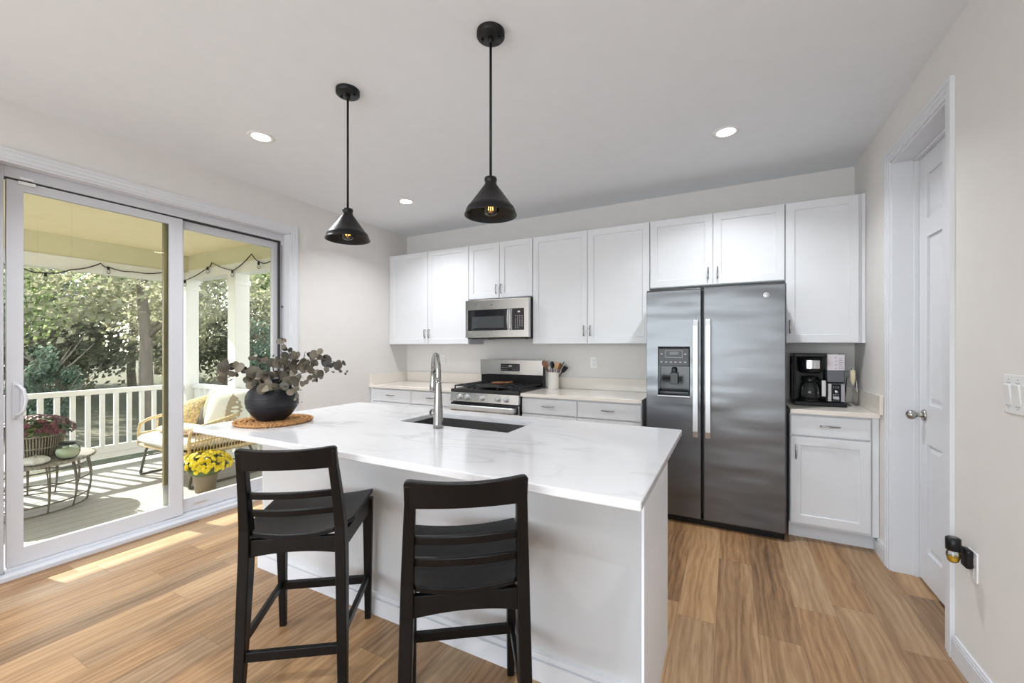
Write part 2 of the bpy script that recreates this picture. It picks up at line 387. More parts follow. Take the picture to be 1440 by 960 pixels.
    def sphere(s, c, r, seg=16, rings=10, sc=(1, 1, 1)):
        c = Vector(c); vs = []; fs = []
        for i in range(rings+1):
            p = PI*i/rings
            for k in range(seg):
                a = 2*PI*k/seg
                vs.append(c+Vector((r*sc[0]*math.sin(p)*math.cos(a), r*sc[1]*math.sin(p)*math.sin(a), r*sc[2]*math.cos(p))))
        for i in range(rings):
            for k in range(seg):
                a = i*seg+k; b = i*seg+(k+1) % seg
                fs.append((a, a+seg, b+seg, b))
        return s.add(vs, fs, True)
    def build(s, name, m, parent=None, bevel=0.0, seg=2, sub=0, weld=False, link=True):
        me = bpy.data.meshes.new(name)
        me.from_pydata([tuple(p) for p in s.v], [], s.f)
        me.polygons.foreach_set('use_smooth', s.sm)
        ms = m if isinstance(m, (list, tuple)) else [m]
        for q in ms: me.materials.append(q)
        me.polygons.foreach_set('material_index', s.mi)
        bm = bmesh.new(); bm.from_mesh(me)
        if weld: bmesh.ops.remove_doubles(bm, verts=bm.verts, dist=1e-5)
        bmesh.ops.recalc_face_normals(bm, faces=bm.faces)
        bm.to_mesh(me); bm.free()
        me.update()
        o = bpy.data.objects.new(name, me); COL.objects.link(o)
        if parent is not None: o.parent = parent
        if bevel:
            b = o.modifiers.new('bevel', 'BEVEL'); b.width = bevel; b.segments = seg; b.limit_method = 'ANGLE'; b.angle_limit = math.radians(40)
        if sub:
            q = o.modifiers.new('subdivision', 'SUBSURF'); q.levels = sub; q.render_levels = sub
        return o

def thing(name, label, cat, loc=(0, 0, 0), rotz=0.0, group=None, kind=None):
    o = bpy.data.objects.new(name, None); COL.objects.link(o)
    o.empty_display_size = 0.1
    o.location = loc; o.rotation_euler = (0, 0, rotz)
    return tag(o, label, cat, group, kind)
def tag(o, label, cat, group=None, kind=None):
    if label: o['label'] = label
    if cat: o['category'] = cat
    if group: o['group'] = group
    if kind: o['kind'] = kind
    return o
def B(t): return MB(t.location)           # world coordinates, stored relative to the thing
def struct(name, mb, m, label=None, bevel=0.0):
    o = mb.build(name, m, None, bevel); o['kind'] = 'structure'
    if label: o['label'] = label
    return o
def copy_tree(o, parent=None):
    c = o.copy(); COL.objects.link(c)
    if parent is not None: c.parent = parent
    for ch in list(o.children): copy_tree(ch, c)
    return c

XL, XR, YB, ZC, YR = -3.645, 0.865, 4.089, 2.743, -3.6

# ------------------------------------------------------------------ room shell
struct('floor', MB().box(XL-0.16, XR+1.6, YR-0.15, YB+0.15, -0.12, 0.0), M_floor)
struct('ceiling', MB().box(XL-0.16, XR+1.6, YR-0.15, YB+0.15, ZC, ZC+0.12), M_ceil)
struct('wall_back', MB().box(XL-0.155, XR+0.14, YB, YB+0.14, 0, ZC), M_wall)
OY0, OY1, OZ = 0.70, 2.50, 2.41
w = MB(); w.box(XL-0.155, XL, YR, OY0, 0, ZC); w.box(XL-0.155, XL, OY1, YB, 0, ZC); w.box(XL-0.155, XL, OY0, OY1, OZ, ZC)
struct('wall_left', w, M_wall)
DY0, DY1, DZ = 2.54, 3.27, 2.452
w = MB(); w.box(XR, XR+0.14, YR, DY0, 0, ZC); w.box(XR, XR+0.14, DY1, YB, 0, ZC); w.box(XR, XR+0.14, DY0, DY1, DZ, ZC)
struct('wall_right', w, M_wall)
w = MB(); w.ringpanel((XL-0.155, XR+0.14, 0, ZC), (-3.5, 0.7, 0.4, 2.5), YR, YR, YR-0.14, axis='Y', through=True)
struct('wall_rear', w, M_wall)
w = MB()
for i in range(5):
    x = -3.5+i*1.05
    w.box(x-0.03, x+0.03, YR-0.09, YR-0.03, 0.4, 2.5)
w.box(-3.5, 0.7, YR-0.09, YR-0.03, 0.4, 0.46); w.box(-3.5, 0.7, YR-0.09, YR-0.03, 2.44, 2.5)
struct('added_window_1', w, M_vinyl)  # unseen window, added as an opening for the rear fill light
# pantry behind the right-hand door
w = MB(); w.box(XR+1.5, XR+1.6, 2.2, YB, 0, ZC); w.box(XR+0.14, XR+1.6, 2.1, 2.2, 0, ZC); w.box(XR+0.14, XR+1.6, YB, YB+0.1, 0, ZC)
struct('wall_pantry', w, M_wall)

def baseboard(name, x0, x1, y0, y1, face):
    """face = outward normal as +x,-x,-y ; board plus a thinner cap bead"""
    b = MB()
    if face == '-x': b.box(x1-0.014, x1, y0, y1, 0, 0.082); b.box(x1-0.009, x1, y0, y1, 0.082, 0.104); b.box(x1-0.012, x1, y0, y1, 0.088, 0.094)
    if face == '+x': b.box(x0, x0+0.014, y0, y1, 0, 0.082); b.box(x0, x0+0.009, y0, y1, 0.082, 0.104); b.box(x0, x0+0.012, y0, y1, 0.088, 0.094)
    return struct(name, b, M_trim)
baseboard('baseboard_right', XR-0.02, XR, YR, DY0-0.075, '-x')
baseboard('baseboard_right_corner', XR-0.02, XR, DY1+0.075, 3.545, '-x')
baseboard('baseboard_left', XL, XL+0.02, OY1+0.065, 3.47, '+x')
baseboard('baseboard_left_front', XL, XL+0.02, YR, OY0-0.065, '+x')

def casing(name, plane, sgn, y0, y1, z, w_, th=0.016):
    """door casing round an opening in an X plane, sgn = direction into the room, stepped profile"""
    b = MB()
    def strip(ya, yb, za, zb, t):
        xa, xb = sorted((plane, plane+sgn*t)); b.box(xa, xb, ya, yb, za, zb)
    for t, a, c in ((th*0.55, 0, w_*0.35), (th*0.8, w_*0.35, w_*0.72), (th, w_*0.72, w_)):
        strip(y0-c, y0-a, 0, z+c, t); strip(y1+a, y1+c, 0, z+c, t); strip(y0-a, y1+a, z+a, z+c, t)
    return struct(name, b, M_trim)
casing('trim_1', XL, 1, OY0, OY1, OZ, 0.063)
casing('trim_2', XR, -1, DY0, DY1, DZ, 0.066)
# jambs
b = MB(); b.box(XL-0.155, XL, OY0, OY0+0.012, 0, OZ); b.box(XL-0.155, XL, OY1-0.012, OY1, 0, OZ); b.box(XL-0.155, XL, OY0, OY1, OZ-0.012, OZ)
struct('trim_3', b, M_trim)
b = MB(); b.box(XR, XR+0.14, DY0, DY0+0.012, 0, DZ); b.box(XR, XR+0.14, DY1-0.012, DY1, 0, DZ); b.box(XR, XR+0.14, DY0, DY1, DZ-0.012, DZ)
b.box(XR+0.098, XR+0.14, DY1-0.024, DY1-0.012, 0, DZ-0.012); b.box(XR+0.098, XR+0.14, DY0+0.012, DY0+0.024, 0, DZ-0.012); b.box(XR+0.098, XR+0.14, DY0, DY1, DZ-0.024, DZ-0.012)
struct('trim_4', b, M_trim, bevel=0.0015)

# ---- sliding glass door
D1 = bpy.data.objects.new('door_1', None); COL.objects.link(D1); D1.location = (-3.77, 1.6, 0); D1['kind'] = 'structure'
fa, fb = OY0+0.012, OY1-0.012
b = B(D1)
for (ya, yb, za, zb) in ((fa, 0.775, 0, OZ-0.012), (2.455, fb, 0, OZ-0.012), (0.775, 2.455, 2.335, OZ-0.012)):
    b.box(-3.80, -3.725, ya, yb, za, zb)
b.box(-3.80, -3.715, 0.775, 2.455, 0, 0.045); b.box(-3.715, -3.655, fa, fb, 0, 0.028)
b.build('door_frame', M_vinyl, D1, 0.003)
b = B(D1)
b.box(-3.795, -3.728, 0.77, 0.7755, 0.05, 2.33); b.box(-3.795, -3.728, 2.4535, 2.456, 0.045, 2.336); b.box(-3.795, -3.728, 0.78, 2.45, 2.332, 2.3365)
b.build('weather_seal', M_slot, D1)
b = B(D1); b.ringpanel((0.785, 1.668, 0.05, 2.325), (0.853, 1.582, 0.150, 2.268), -3.730, 0, -3.757, axis='X', through=True)
p1 = b.build('sliding_panel', M_vinyl, D1, 0.003)
b = B(D1); b.box(-3.746, -3.741, 0.850, 1.585, 0.147, 2.271); b.build('glass_pane', M_glass, p1)
b = B(D1); b.ringpanel((1.595, 2.45, 0.05, 2.325), (1.69, 2.398, 0.157, 2.262), -3.765, 0, -3.795, axis='X', through=True)
p2 = b.build('fixed_panel', M_vinyl, D1, 0.003)
b = B(D1); b.box(-3.792, -3.766, 1.562, 1.594, 0.30, 2.325); b.build('interlock_strip', mat('bronze_strip', (0.30, 0.25, 0.13), 0.45), D1)
b = B(D1); b.box(-3.792, -3.766, 1.556, 1.594, 0.052, 0.299); b.build('interlock_foot', M_vinyl, D1)
b = B(D1); b.box(-3.783, -3.778, 1.687, 2.401, 0.154, 2.265); b.build('glass_pane', M_glass, p2)
b = B(D1)
b.box(-3.730, -3.722, 0.808, 0.834, 0.925, 1.135)
b.tube([(-3.724, 0.821, 0.94), (-3.705, 0.83, 0.945), (-3.692, 0.845, 0.97), (-3.688, 0.853, 1.03), (-3.692, 0.845, 1.09), (-3.705, 0.83, 1.115), (-3.724, 0.821, 1.12)], 0.0085, 8)
b.build('door_handle', M_vinyl, p1, 0.002)
b = B(D1); b.box(-3.728, -3.714, 0.828, 0.898, 2.305, 2.325); b.box(-3.725, -3.712, 0.835, 0.89, 2.335, 2.35)
b.build('contact_sensor', M_white_pl, D1, 0.002)
b = B(D1); b.tube([(-3.722, 2.461, 2.30), (-3.722, 2.461, 1.05)], 0.003, 6); b.sphere((-3.720, 2.463, 1.72), 0.010, 8, 6); b.lathe([(0.004, 0.03), (0.010, 0.02), (0.013, 0)], (-3.720, 2.461, 1.40), 10)
b.build('blind_cord', M_slot, D1)
b = B(D1); b.box(-3.7295, -3.7285, 1.74, 1.83, 0.10, 0.115); b.build('frame_stamp', M_handle, D1)

# ---- pantry door
D2 = bpy.data.objects.new('door_2', None); COL.objects.link(D2); D2.location = (0.985, 2.9, 0); D2['kind'] = 'structure'
b = B(D2)
lx = 0.985; y0, y1, z0, z1 = DY0+0.027, DY1-0.027, 0.012, DZ-0.027
rows = [(0.19, 0.80), (1.02, 1.96), (2.065, 2.31)]
ym = (y0+y1)/2
zs = [z0]
b.box(lx+0.012, lx+0.04, y0, y1, z0, z1)
# stiles and rails
for ya, yb in ((y0, y0+0.105), (ym-0.05, ym+0.05), (y1-0.105, y1)): b.box(lx, lx+0.013, ya, yb, z0, z1)
zz = [z0]+[q for r in rows for q in r]+[z1]
for k in range(0, len(zz), 2):
    b.box(lx, lx+0.013, y0+0.105, ym-0.05, zz[k], zz[k+1]); b.box(lx, lx+0.013, ym+0.05, y1-0.105, zz[k], zz[k+1])
for ya, yb in ((y0+0.105, ym-0.05), (ym+0.05, y1-0.105)):
    for za, zb in rows:
        # raised field with sloped edges
        i1, i2 = 0.012, 0.040
        vs = [(lx+0.0125, ya+i1, za+i1), (lx+0.0125, yb-i1, za+i1), (lx+0.0125, yb-i1, zb-i1), (lx+0.0125, ya+i1, zb-i1),
              (lx+0.004, ya+i2, za+i2), (lx+0.004, yb-i2, za+i2), (lx+0.004, yb-i2, zb-i2), (lx+0.004, ya+i2, zb-i2)]
        b.add(vs, [(0, 1, 5, 4), (1, 2, 6, 5), (2, 3, 7, 6), (3, 0, 4, 7), (4, 5, 6, 7)])
leaf = b.build('door_leaf', M_trim, D2)
b = B(D2); b.lathe([(0.033, 0.0), (0.033, -0.006), (0.026, -0.010), (0.013, -0.013), (0.011, -0.030), (0.016, -0.036), (0.025, -0.046), (0.0275, -0.058), (0.024, -0.070), (0.012, -0.078), (0.0, -0.080)], (lx, 3.175, 0.955), 24, 'X')
b.build('door_knob', M_nickel, leaf)

# ------------------------------------------------------------------ recessed lights
def downlight(x, y, label):
    t = thing('recessed_light', label, 'ceiling light', (x, y, ZC), group='recessed ceiling downlights')
    MB().lathe([(0.052, -0.001), (0.058, -0.007), (0.078, -0.007), (0.083, -0.001)], seg=32, cap0=False, cap1=False).build('trim_ring', M_white_pl, t)
    MB().lathe([(0.0, -0.0045), (0.053, -0.0045)], seg=32, cap0=False, cap1=False).build('lens', M_lens, t)
    d = bpy.data.lights.new('downlight_lamp', 'AREA'); d.shape = 'DISK'; d.size = 0.10; d.energy = CAN_POWER; d.color = CAN_COLOR
    o = bpy.data.objects.new('downlight_lamp', d); COL.objects.link(o); o.parent = t; o.location = (0, 0, -0.012)
    d.spread = math.radians(132)
downlight(-2.762, 1.682, 'round white recessed downlight nearest the glass door')
downlight(-2.753, 3.076, 'round white recessed downlight in the far left ceiling corner')
downlight(-0.016, 3.042, 'round white recessed downlight in the ceiling before the refrigerator')
for (x, y) in ((-0.016, 0.3), (-2.76, 0.2), (-1.4, -0.7), (-2.76, -1.6), (-0.016, -1.6), (-1.4, -2.6)):
    downlight(x, y, 'round white recessed downlight in the ceiling behind the camera')

# ------------------------------------------------------------------ cabinets
def shaker(t, name, x0, x1, z0, z1, yf, parent=None, m=None, th=0.02, rail=0.057):
    b = B(t); b.ringpanel((x0, x1, z0, z1), (x0+rail, x1-rail, z0+rail, z1-rail), yf, yf+0.009, yf+th, slope=0.003)
    return b.build(name, m or M_cab, parent or t, 0.0015)
def slab(t, name, x0, x1, z0, z1, yf, th=0.02):
    return B(t).box(x0, x1, yf, yf+th, z0, z1).build(name, M_cab, t, 0.003)
def pull(t, parent, x, z, yf, vertical=True, L=0.10):
    b = B(t)
    h = L/2
    pts = []; rr = []
    for i in range(9):
        a = -1+2*i/8
        s_ = a*h; out = 0.026+0.006*(1-a*a)
        pts.append((x, yf-out, z+s_) if vertical else (x+s_, yf-out, z)); rr.append(0.0042+0.0028*(1-a*a))
    b.tube(pts, rr, 8)
    for a in (-0.86, 0.86):
        q = a*h
        p = (x, yf, z+q) if vertical else (x+q, yf, z)
        e = (p[0], yf-0.027, p[2])
        b.tube([p, e], 0.0042, 8)
    return b.build('handle', M_nickel, parent)
G = 0.0025
YU = 3.775
ZUB, ZUT = 1.372, 2.438
def upper(label, x0, x1, z0, z1, doors, filler_left=0, filler_right=0, hz=None):
    t = thing('wall_cabinet', label, 'cabinet', ((x0+x1)/2, YB, z0), group='white shaker wall cabinets')
    B(t).box(x0, x1, YU+0.021, YB-0.002, z0, z1).build('body', M_cab, t, 0.001)
    for (xa, xb, hx) in doors:
        d = shaker(t, 'door', xa+G, xb-G, z0+0.004, z1-0.004, YU)
        pull(t, d, hx, hz if hz else z0+0.122, YU)
    if filler_left: B(t).box(x0, filler_left, YU+0.006, YU+0.024, z0, z1).build('filler_strip', M_cab, t, 0.001)
    if filler_right:
        B(t).box(filler_right, x1, YU+0.006, YU+0.024, z0, z1).build('filler_strip', M_cab, t, 0.001)
    return t
upper('tall white two-door wall cabinet in the corner left of the microwave', -3.643, -2.499, ZUB, ZUT, [(-3.622, -3.058, -3.088), (-3.058, -2.500, -3.030)], filler_left=-3.622)
upper('short white two-door wall cabinet above the microwave', -2.498, -1.737, 1.850, ZUT, [(-2.497, -2.117, -2.147), (-2.117, -1.738, -2.087)], hz=1.945)
upper('tall white two-door wall cabinet between the microwave and refrigerator', -1.736, -0.612, ZUB, ZUT, [(-1.735, -1.173, -1.203), (-1.173, -0.613, -1.143)])
upper('short white two-door wall cabinet above the refrigerator', -0.611, 0.381, 1.852, ZUT, [(-0.610, -0.115, -0.150), (-0.115, 0.380, -0.080)], hz=1.945)
upper('tall white single-door wall cabinet above the coffee maker', 0.382, 0.863, ZUB, ZUT, [(0.383, 0.826, 0.410)], filler_right=0.842)

YF = 3.475
def base(label, x0, x1, cols, filler_left=None, filler_right=None, hside=None):
    t = thing('base_cabinet', label, 'cabinet', ((x0+x1)/2, YB, 0), group='white shaker base cabinets')
    B(t).box(x0, x1, YF+0.021, YB-0.002, 0.105, 0.882).build('body', M_cab, t, 0.001)
    B(t).box(x0, x1, YF+0.085, YB-0.05, 0, 0.105).build('toe_kick', M_trim, t)
    for k, (xa, xb) in enumerate(cols):
        d = slab(t, 'drawer', xa+G, xb-G, 0.733, 0.868, YF)
        pull(t, d, (xa+xb)/2, 0.807, YF, False, 0.112)
        c = shaker(t, 'door', xa+G, xb-G, 0.125, 0.722, YF)
        hx = xa+0.03 if (hside == 'l' or (hside is None and k % 2)) else xb-0.03
        pull(t, c, hx, 0.62, YF)
    if filler_left: B(t).box(x0, filler_left, YF+0.008, YF+0.022, 0.105, 0.882).build('filler_strip', M_cab, t, 0.001)
    if filler_right: B(t).box(filler_right, x1, YF+0.008, YF+0.022, 0.105, 0.882).build('filler_strip', M_cab, t, 0.001)
    return t
base('white base cabinet with two drawers left of the range', -3.643, -2.486, [(-3.605, -3.043), (-3.043, -2.487)], filler_left=-3.605)
base('white base cabinet with two drawers between range and refrigerator', -1.712, -0.625, [(-1.710, -1.172), (-1.172, -0.626)])
base('white base cabinet with one drawer and one door below the coffee maker', 0.381, 0.863, [(0.382, 0.822)], filler_right=0.828, hside='l')

def ctop(label, x0, x1, splash, side=None):
    t = thing('countertop', label, 'countertop', ((x0+x1)/2, YB, 0.883), group='cream quartz wall countertops')
    B(t).box(x0, x1, 3.452, YB-0.001, 0.883, 0.914).build('slab', M_quartz2, t, 0.003)
    B(t).box(x0, x1, YB-0.022, YB-0.001, 0.9145, 1.034).build('backsplash', M_quartz2, t, 0.002)
    if side == 'l': B(t).box(x0, x0+0.02, 3.47, YB-0.023, 0.9145, 1.034).build('side_splash', M_quartz2, t, 0.002)
    if side == 'r': B(t).box(x1-0.02, x1, 3.40, YB-0.023, 0.9145, 1.034).build('side_splash', M_quartz2, t, 0.002)
ctop('cream quartz countertop left of the range', XL+0.001, -2.486, True, 'l')
ctop('cream quartz countertop between range and refrigerator', -1.714, -0.620, True)
ctop('cream quartz countertop under the coffee maker', 0.379, XR-0.001, True, 'r')

# ------------------------------------------------------------------ refrigerator
t = thing('refrigerator', 'stainless side-by-side refrigerator with ice and water dispenser', 'refrigerator', (-0.112, 3.76, 0))
b = B(t); b.box(-0.574, 0.349, 3.475, 4.05, 0.075, 1.768); b.build('body', M_steel_side, t, 0.004)
b = B(t); b.box(-0.570, 0.345, 3.445, 3.50, 0.0, 0.05)
for i in range(9): b.box(-0.55+i*0.1, -0.47+i*0.1, 3.441, 3.446, 0.012, 0.038)
b.build('toe_grille', M_black, t, 0.004)
b = B(t); b.ringpanel((-0.576, -0.184, 0.052, 1.785), (-0.487, -0.262, 0.965, 1.334), 3.400, 3.455, 3.468, slope=0.004)
dl = b.build('freezer_door', M_steel, t, 0.010, 3)
b = B(t); b.box(-0.170, 0.352, 3.400, 3.468, 0.052, 1.785)
dr = b.build('fridge_door', M_steel, t, 0.010, 3)
for hx, d in ((-0.219, dl), (-0.135, dr)):
    b = B(t)
    pts = [(hx, 3.402, 1.545), (hx, 3.36, 1.540), (hx, 3.348, 1.50), (hx, 3.345, 1.11), (hx, 3.348, 0.72), (hx, 3.36, 0.678), (hx, 3.402, 0.673)]
    vs = []; fs = []
    for k, (x, y, z) in enumerate(pts):
        nx = 0.018
        # flat bar: width 36 mm, thickness 10 mm
        d0 = Vector((0, 0, 0))
        a = Vector(pts[max(0, k-1)]); c = Vector(pts[min(len(pts)-1, k+1)]); tt = (c-a).normalized(); nn = Vector((0, tt.z, -tt.y))*0.006
        p = Vector((x, y, z))
        vs += [p+Vector((-nx, 0, 0))-nn, p+Vector((nx, 0, 0))-nn, p+Vector((nx, 0, 0))+nn, p+Vector((-nx, 0, 0))+nn]
    for k in range(len(pts)-1):
        for q in range(4): fs.append((k*4+q, k*4+(q+1) % 4, k*4+4+(q+1) % 4, k*4+4+q))
    fs += [(0, 1, 2, 3), (27, 26, 25, 24)]
    b.add(vs, fs); b.build('handle', M_handle, d, 0.003)
b = B(t)
b.box(-0.484, -0.265, 3.396, 3.455, 1.196, 1.332)
disp = b.build('dispenser_panel', M_disp, dl, 0.003)
b = B(t); b.box(-0.405, -0.340, 3.3945, 3.3965, 1.283, 1.305)
b.build('display', M_blackgloss, disp)
b = B(t)
for i in range(6): b.box(-0.470+i*0.034, -0.455+i*0.034, 3.3945, 3.3965, 1.224, 1.230)
for i in (0, 5): b.box(-0.470+i*0.034, -0.455+i*0.034, 3.3945, 3.3965, 1.285, 1.292)
for zz_ in (1.262, 1.314): b.box(-0.435, -0.312, 3.3945, 3.3965, zz_, zz_+0.0015)
for xx_ in (-0.435, -0.3135): b.box(xx_, xx_+0.0015, 3.3945, 3.3965, 1.262, 1.314)
b.build('button_marks', M_label, disp)
b = B(t); b.ringpanel((-0.484, -0.265, 0.985, 1.195), (-0.478, -0.271, 0.990, 1.190), 3.404, 3.448, 3.452); b.build('dispenser_cavity', M_blackgloss, dl)
b = B(t); b.box(-0.402, -0.346, 3.418, 3.43, 1.055, 1.145); b.lathe([(0.02, 0), (0.02, 0.03), (0.012, 0.045)], (-0.374, 3.432, 1.145), 16); b.build('paddle', M_disp, dl, 0.003)
b = B(t); b.box(-0.492, -0.257, 3.385, 3.45, 0.960, 0.972); b.build('drip_tray', M_handle, dl, 0.004)
b = B(t); b.lathe([(0.0, -0.001), (0.017, -0.001), (0.019, 0.0)], (0.233, 3.3985, 1.706), 24, 'Y', cap0=False, cap1=False)
b.build('emblem', M_handle, dr)
b = B(t); b.tube([(0.233+0.013*math.cos(a), 3.397, 1.706+0.013*math.sin(a)) for a in [2*PI*k/20 for k in range(20)]], 0.0011, 5, closed=True)
b.tube([(0.233+0.0085*(k/16)*math.cos(k*0.6), 3.397, 1.706+0.0085*(k/16)*math.sin(k*0.6)) for k in range(17)], 0.0009, 5)
b.build('emblem_script', M_steel_side, dr)
b = B(t)
for x in (-0.545, 0.32): b.box(x-0.03, x+0.03, 3.42, 3.50, 1.768, 1.787)
b.box(-0.5739, 0.3489, 3.470, 3.4755, 0.08, 1.775)
b.build('hinge_cover', M_black, t, 0.002)

# ------------------------------------------------------------------ range
rx0, rx1 = -2.481, -1.717
t = thing('gas_range', 'stainless gas range with five front knobs and black grates', 'stove', ((rx0+rx1)/2, 3.75, 0))
b = B(t); b.box(rx0+0.003, rx1-0.003, 3.462, 4.05, 0.04, 0.905); b.build('body', M_black, t, 0.002)
b = B(t); b.box(rx0, rx1, 3.425, 4.0, 0.895, 0.925); b.build('cooktop', M_iron, t, 0.005)
b = B(t)
vs = [(rx0, 3.412, 0.806), (rx1, 3.412, 0.806), (rx1, 3.428, 0.894), (rx0, 3.428, 0.894), (rx0, 3.465, 0.806), (rx1, 3.465, 0.806), (rx1, 3.465, 0.894), (rx0, 3.465, 0.894)]
b.add(vs, [(0, 1, 2, 3), (4, 7, 6, 5), (0, 4, 5, 1), (3, 2, 6, 7), (0, 3, 7, 4), (1, 5, 6, 2)])
cp = b.build('control_panel', M_steel2, t, 0.003)
for u in (-2.365, -2.278, -2.105, -1.93, -1.843):
    b = B(t); b.lathe([(0.028, 0.002), (0.028, -0.004), (0.022, -0.007), (0.0215, -0.026), (0.019, -0.031), (0, -0.032)], (u, 3.419, 0.85), 24, 'Y')
    b.box(u-0.004, u+0.004, 3.380, 3.392, 0.832, 0.870)
    b.build('knob', M_handle, cp)
b = B(t); b.ringpanel((rx0+0.004, rx1-0.004, 0.215, 0.795), (rx0+0.10, rx1-0.10, 0.33, 0.64), 3.425, 3.428, 3.460, slope=0.003)
od = b.build('oven_door', M_steel2, t, 0.004)
b = B(t); b.box(rx0+0.0045, rx1-0.0045, 3.4235, 3.4265, 0.715, 0.794); b.box(rx0+0.1, rx1-0.1, 3.4235, 3.4275, 0.33, 0.64); b.build('oven_glass', M_blackgloss, od)
b = B(t)
b.box(rx0+0.02, rx1-0.02, 3.360, 3.385, 0.728, 0.778)
for x in (rx0+0.035, rx1-0.035): b.box(x-0.014, x+0.014, 3.37, 3.427, 0.733, 0.773)
b.build('oven_handle', M_handle, od, 0.008, 3)
b = B(t); b.box(rx0+0.004, rx1-0.004, 3.430, 3.460, 0.045, 0.205); b.build('drawer', M_steel2, t, 0.004)
b = B(t); b.box(rx0+0.002, rx1-0.002, 4.0, 4.055, 0.905, 1.195); b.build('backguard', M_black, t, 0.008)
b = B(t); b.box(rx0, rx1, 3.985, 4.005, 1.040, 1.205); bg = b.build('backguard_panel', M_steel2, t, 0.006)
b = B(t); b.box(-2.215, -1.985, 3.982, 3.986, 1.082, 1.160); dsp = b.build('clock_display', M_blackgloss, bg)
b = B(t); b.box(-2.118, -2.078, 3.9808, 3.9822, 1.128, 1.145); b.build('digits', M_lcd, dsp)
b = B(t)
for r_ in range(3):
    for c_ in range(10):
        if r_ == 0 and 3 < c_ < 6: continue
        b.box(-2.202+c_*0.0215, -2.192+c_*0.0215, 3.9808, 3.9822, 1.096+r_*0.02, 1.099+r_*0.02)
b.build('button_marks', M_label, dsp)
for gi, (ga, gb) in enumerate(((-2.462, -2.235), (-2.228, -1.970), (-1.963, -1.736))):
    b = B(t)
    zg = 0.953
    ys = [3.475, 3.60, 3.725, 3.85, 3.965]
    for y in (ys[0], ys[-1]): b.tube([(ga, y, zg), (gb, y, zg)], 0.007, 6)
    for x in (ga, gb): b.tube([(x, ys[0], zg), (x, ys[-1], zg)], 0.007, 6)
    if gi != 1:
        for y in ys[1:-1]: b.tube([(ga, y, zg), (gb, y, zg)], 0.006, 6)
        xm = (ga+gb)/2; b.tube([(xm, ys[0], zg+0.004), (xm, ys[-1], zg+0.004)], 0.006, 6)
    else:
        b.box(ga+0.012, gb-0.012, 3.49, 3.95, zg-0.004, zg+0.006)
    for x in (ga, gb):
        for y in (ys[0], ys[2], ys[-1]): b.tube([(x, y, 0.924), (x, y, zg)], 0.007, 6)
    b.build('griddle' if gi == 1 else 'grate', M_iron, t, 0.0)
for x, y in ((-2.35, 3.60), (-2.35, 3.85), (-1.85, 3.60), (-1.85, 3.85)):
    b = B(t); b.lathe([(0.045, 0.924), (0.045, 0.934), (0.034, 0.936), (0.034, 0.944), (0, 0.945)], (x, y, 0), 24); b.build('burner', M_iron, t)
t = thing('spoon_rest', 'small brown wooden spoon rest lying on the range griddle', 'spoon rest', (-2.10, 3.735, 0.9595), 0.3)
b = MB(); b.sphere((0, 0, 0.014), 0.075, 20, 8, (1, 0.55, 0.18)); b.build('bowl', M_woodA, t)
b = MB(); b.tube([(0.06, 0, 0.014), (0.10, 0.01, 0.018), (0.14, 0.015, 0.02)], [0.012, 0.010, 0.012], 8); b.build('grip', M_woodA, t)

# ------------------------------------------------------------------ microwave
mx0, mx1, mz0, mz1, my = -2.482, -1.739, 1.440, 1.832, 3.690
t = thing('microwave', 'stainless over-the-range microwave with black glass door and keypad', 'microwave', ((mx0+mx1)/2, YB, mz0))
b = B(t); b.box(mx0, mx1, my+0.045, YB-0.003, mz0-0.012, mz1); b.build('body', M_black, t, 0.002)
b = B(t); b.ringpanel((mx0, mx1, mz0, mz1), (mx0+0.03, -1.79, mz0+0.072, mz1-0.105), my, my+0.006, my+0.044, slope=0.002)
fr = b.build('front_frame', M_steel2, t, 0.003)
b = B(t); b.box(mx0+0.031, -1.982, my+0.0005, my+0.0055, mz0+0.074, mz1-0.107); dg = b.build('door_glass', M_blackgloss, fr)
b = B(t); b.box(mx0+0.085, -2.015, my-0.0006, my+0.001, mz0+0.10, mz1-0.175); b.build('window_mesh', mat('microwave_window', (0.055, 0.06, 0.062), 0.15, vary=0.1), dg)
b = B(t); b.box(-1.925, -1.792, my+0.0005, my+0.0055, mz0+0.074, mz1-0.107); kp = b.build('keypad', M_blackgloss, fr)
b = B(t)
for r_ in range(8):
    for c_ in range(4):
        if (r_ == 0 and c_ > 1) or (r_ == 6 and c_ == 0): continue
        b.box(-1.888+c_*0.024, -1.880+c_*0.024, my-0.0008, my+0.001, mz0+0.092+r_*0.017, mz0+0.097+r_*0.017)
b.build('key_marks', M_label, kp)
b = B(t); b.box(-1.860, -1.835, my-0.0008, my+0.001, mz1-0.145, mz1-0.130); b.build('clock_digits', M_label, kp)
b = B(t); b.tube([(-1.952, my+0.002, mz0+0.085), (-1.952, my-0.030, mz0+0.10), (-1.952, my-0.040, mz0+0.17), (-1.952, my-0.030, mz1-0.13), (-1.952, my+0.002, mz1-0.115)], 0.015, 10, flat=0.5)
b.build('handle', M_handle, fr)
b = B(t); b.lathe([(0.0, -0.0015), (0.013, -0.0015), (0.014, 0.0)], (-2.155, my-0.0003, mz1-0.052), 20, 'Y', cap0=False, cap1=False); b.build('emblem', M_steel_side, fr)
b = B(t); b.box(mx0+0.05, mx0+0.24, my+0.06, my+0.22, mz0-0.022, mz0-0.011); b.box(-2.2, -1.80, my+0.05, my+0.11, mz0-0.020, mz0-0.011)
b.build('vent_grille', M_steel_side, t)

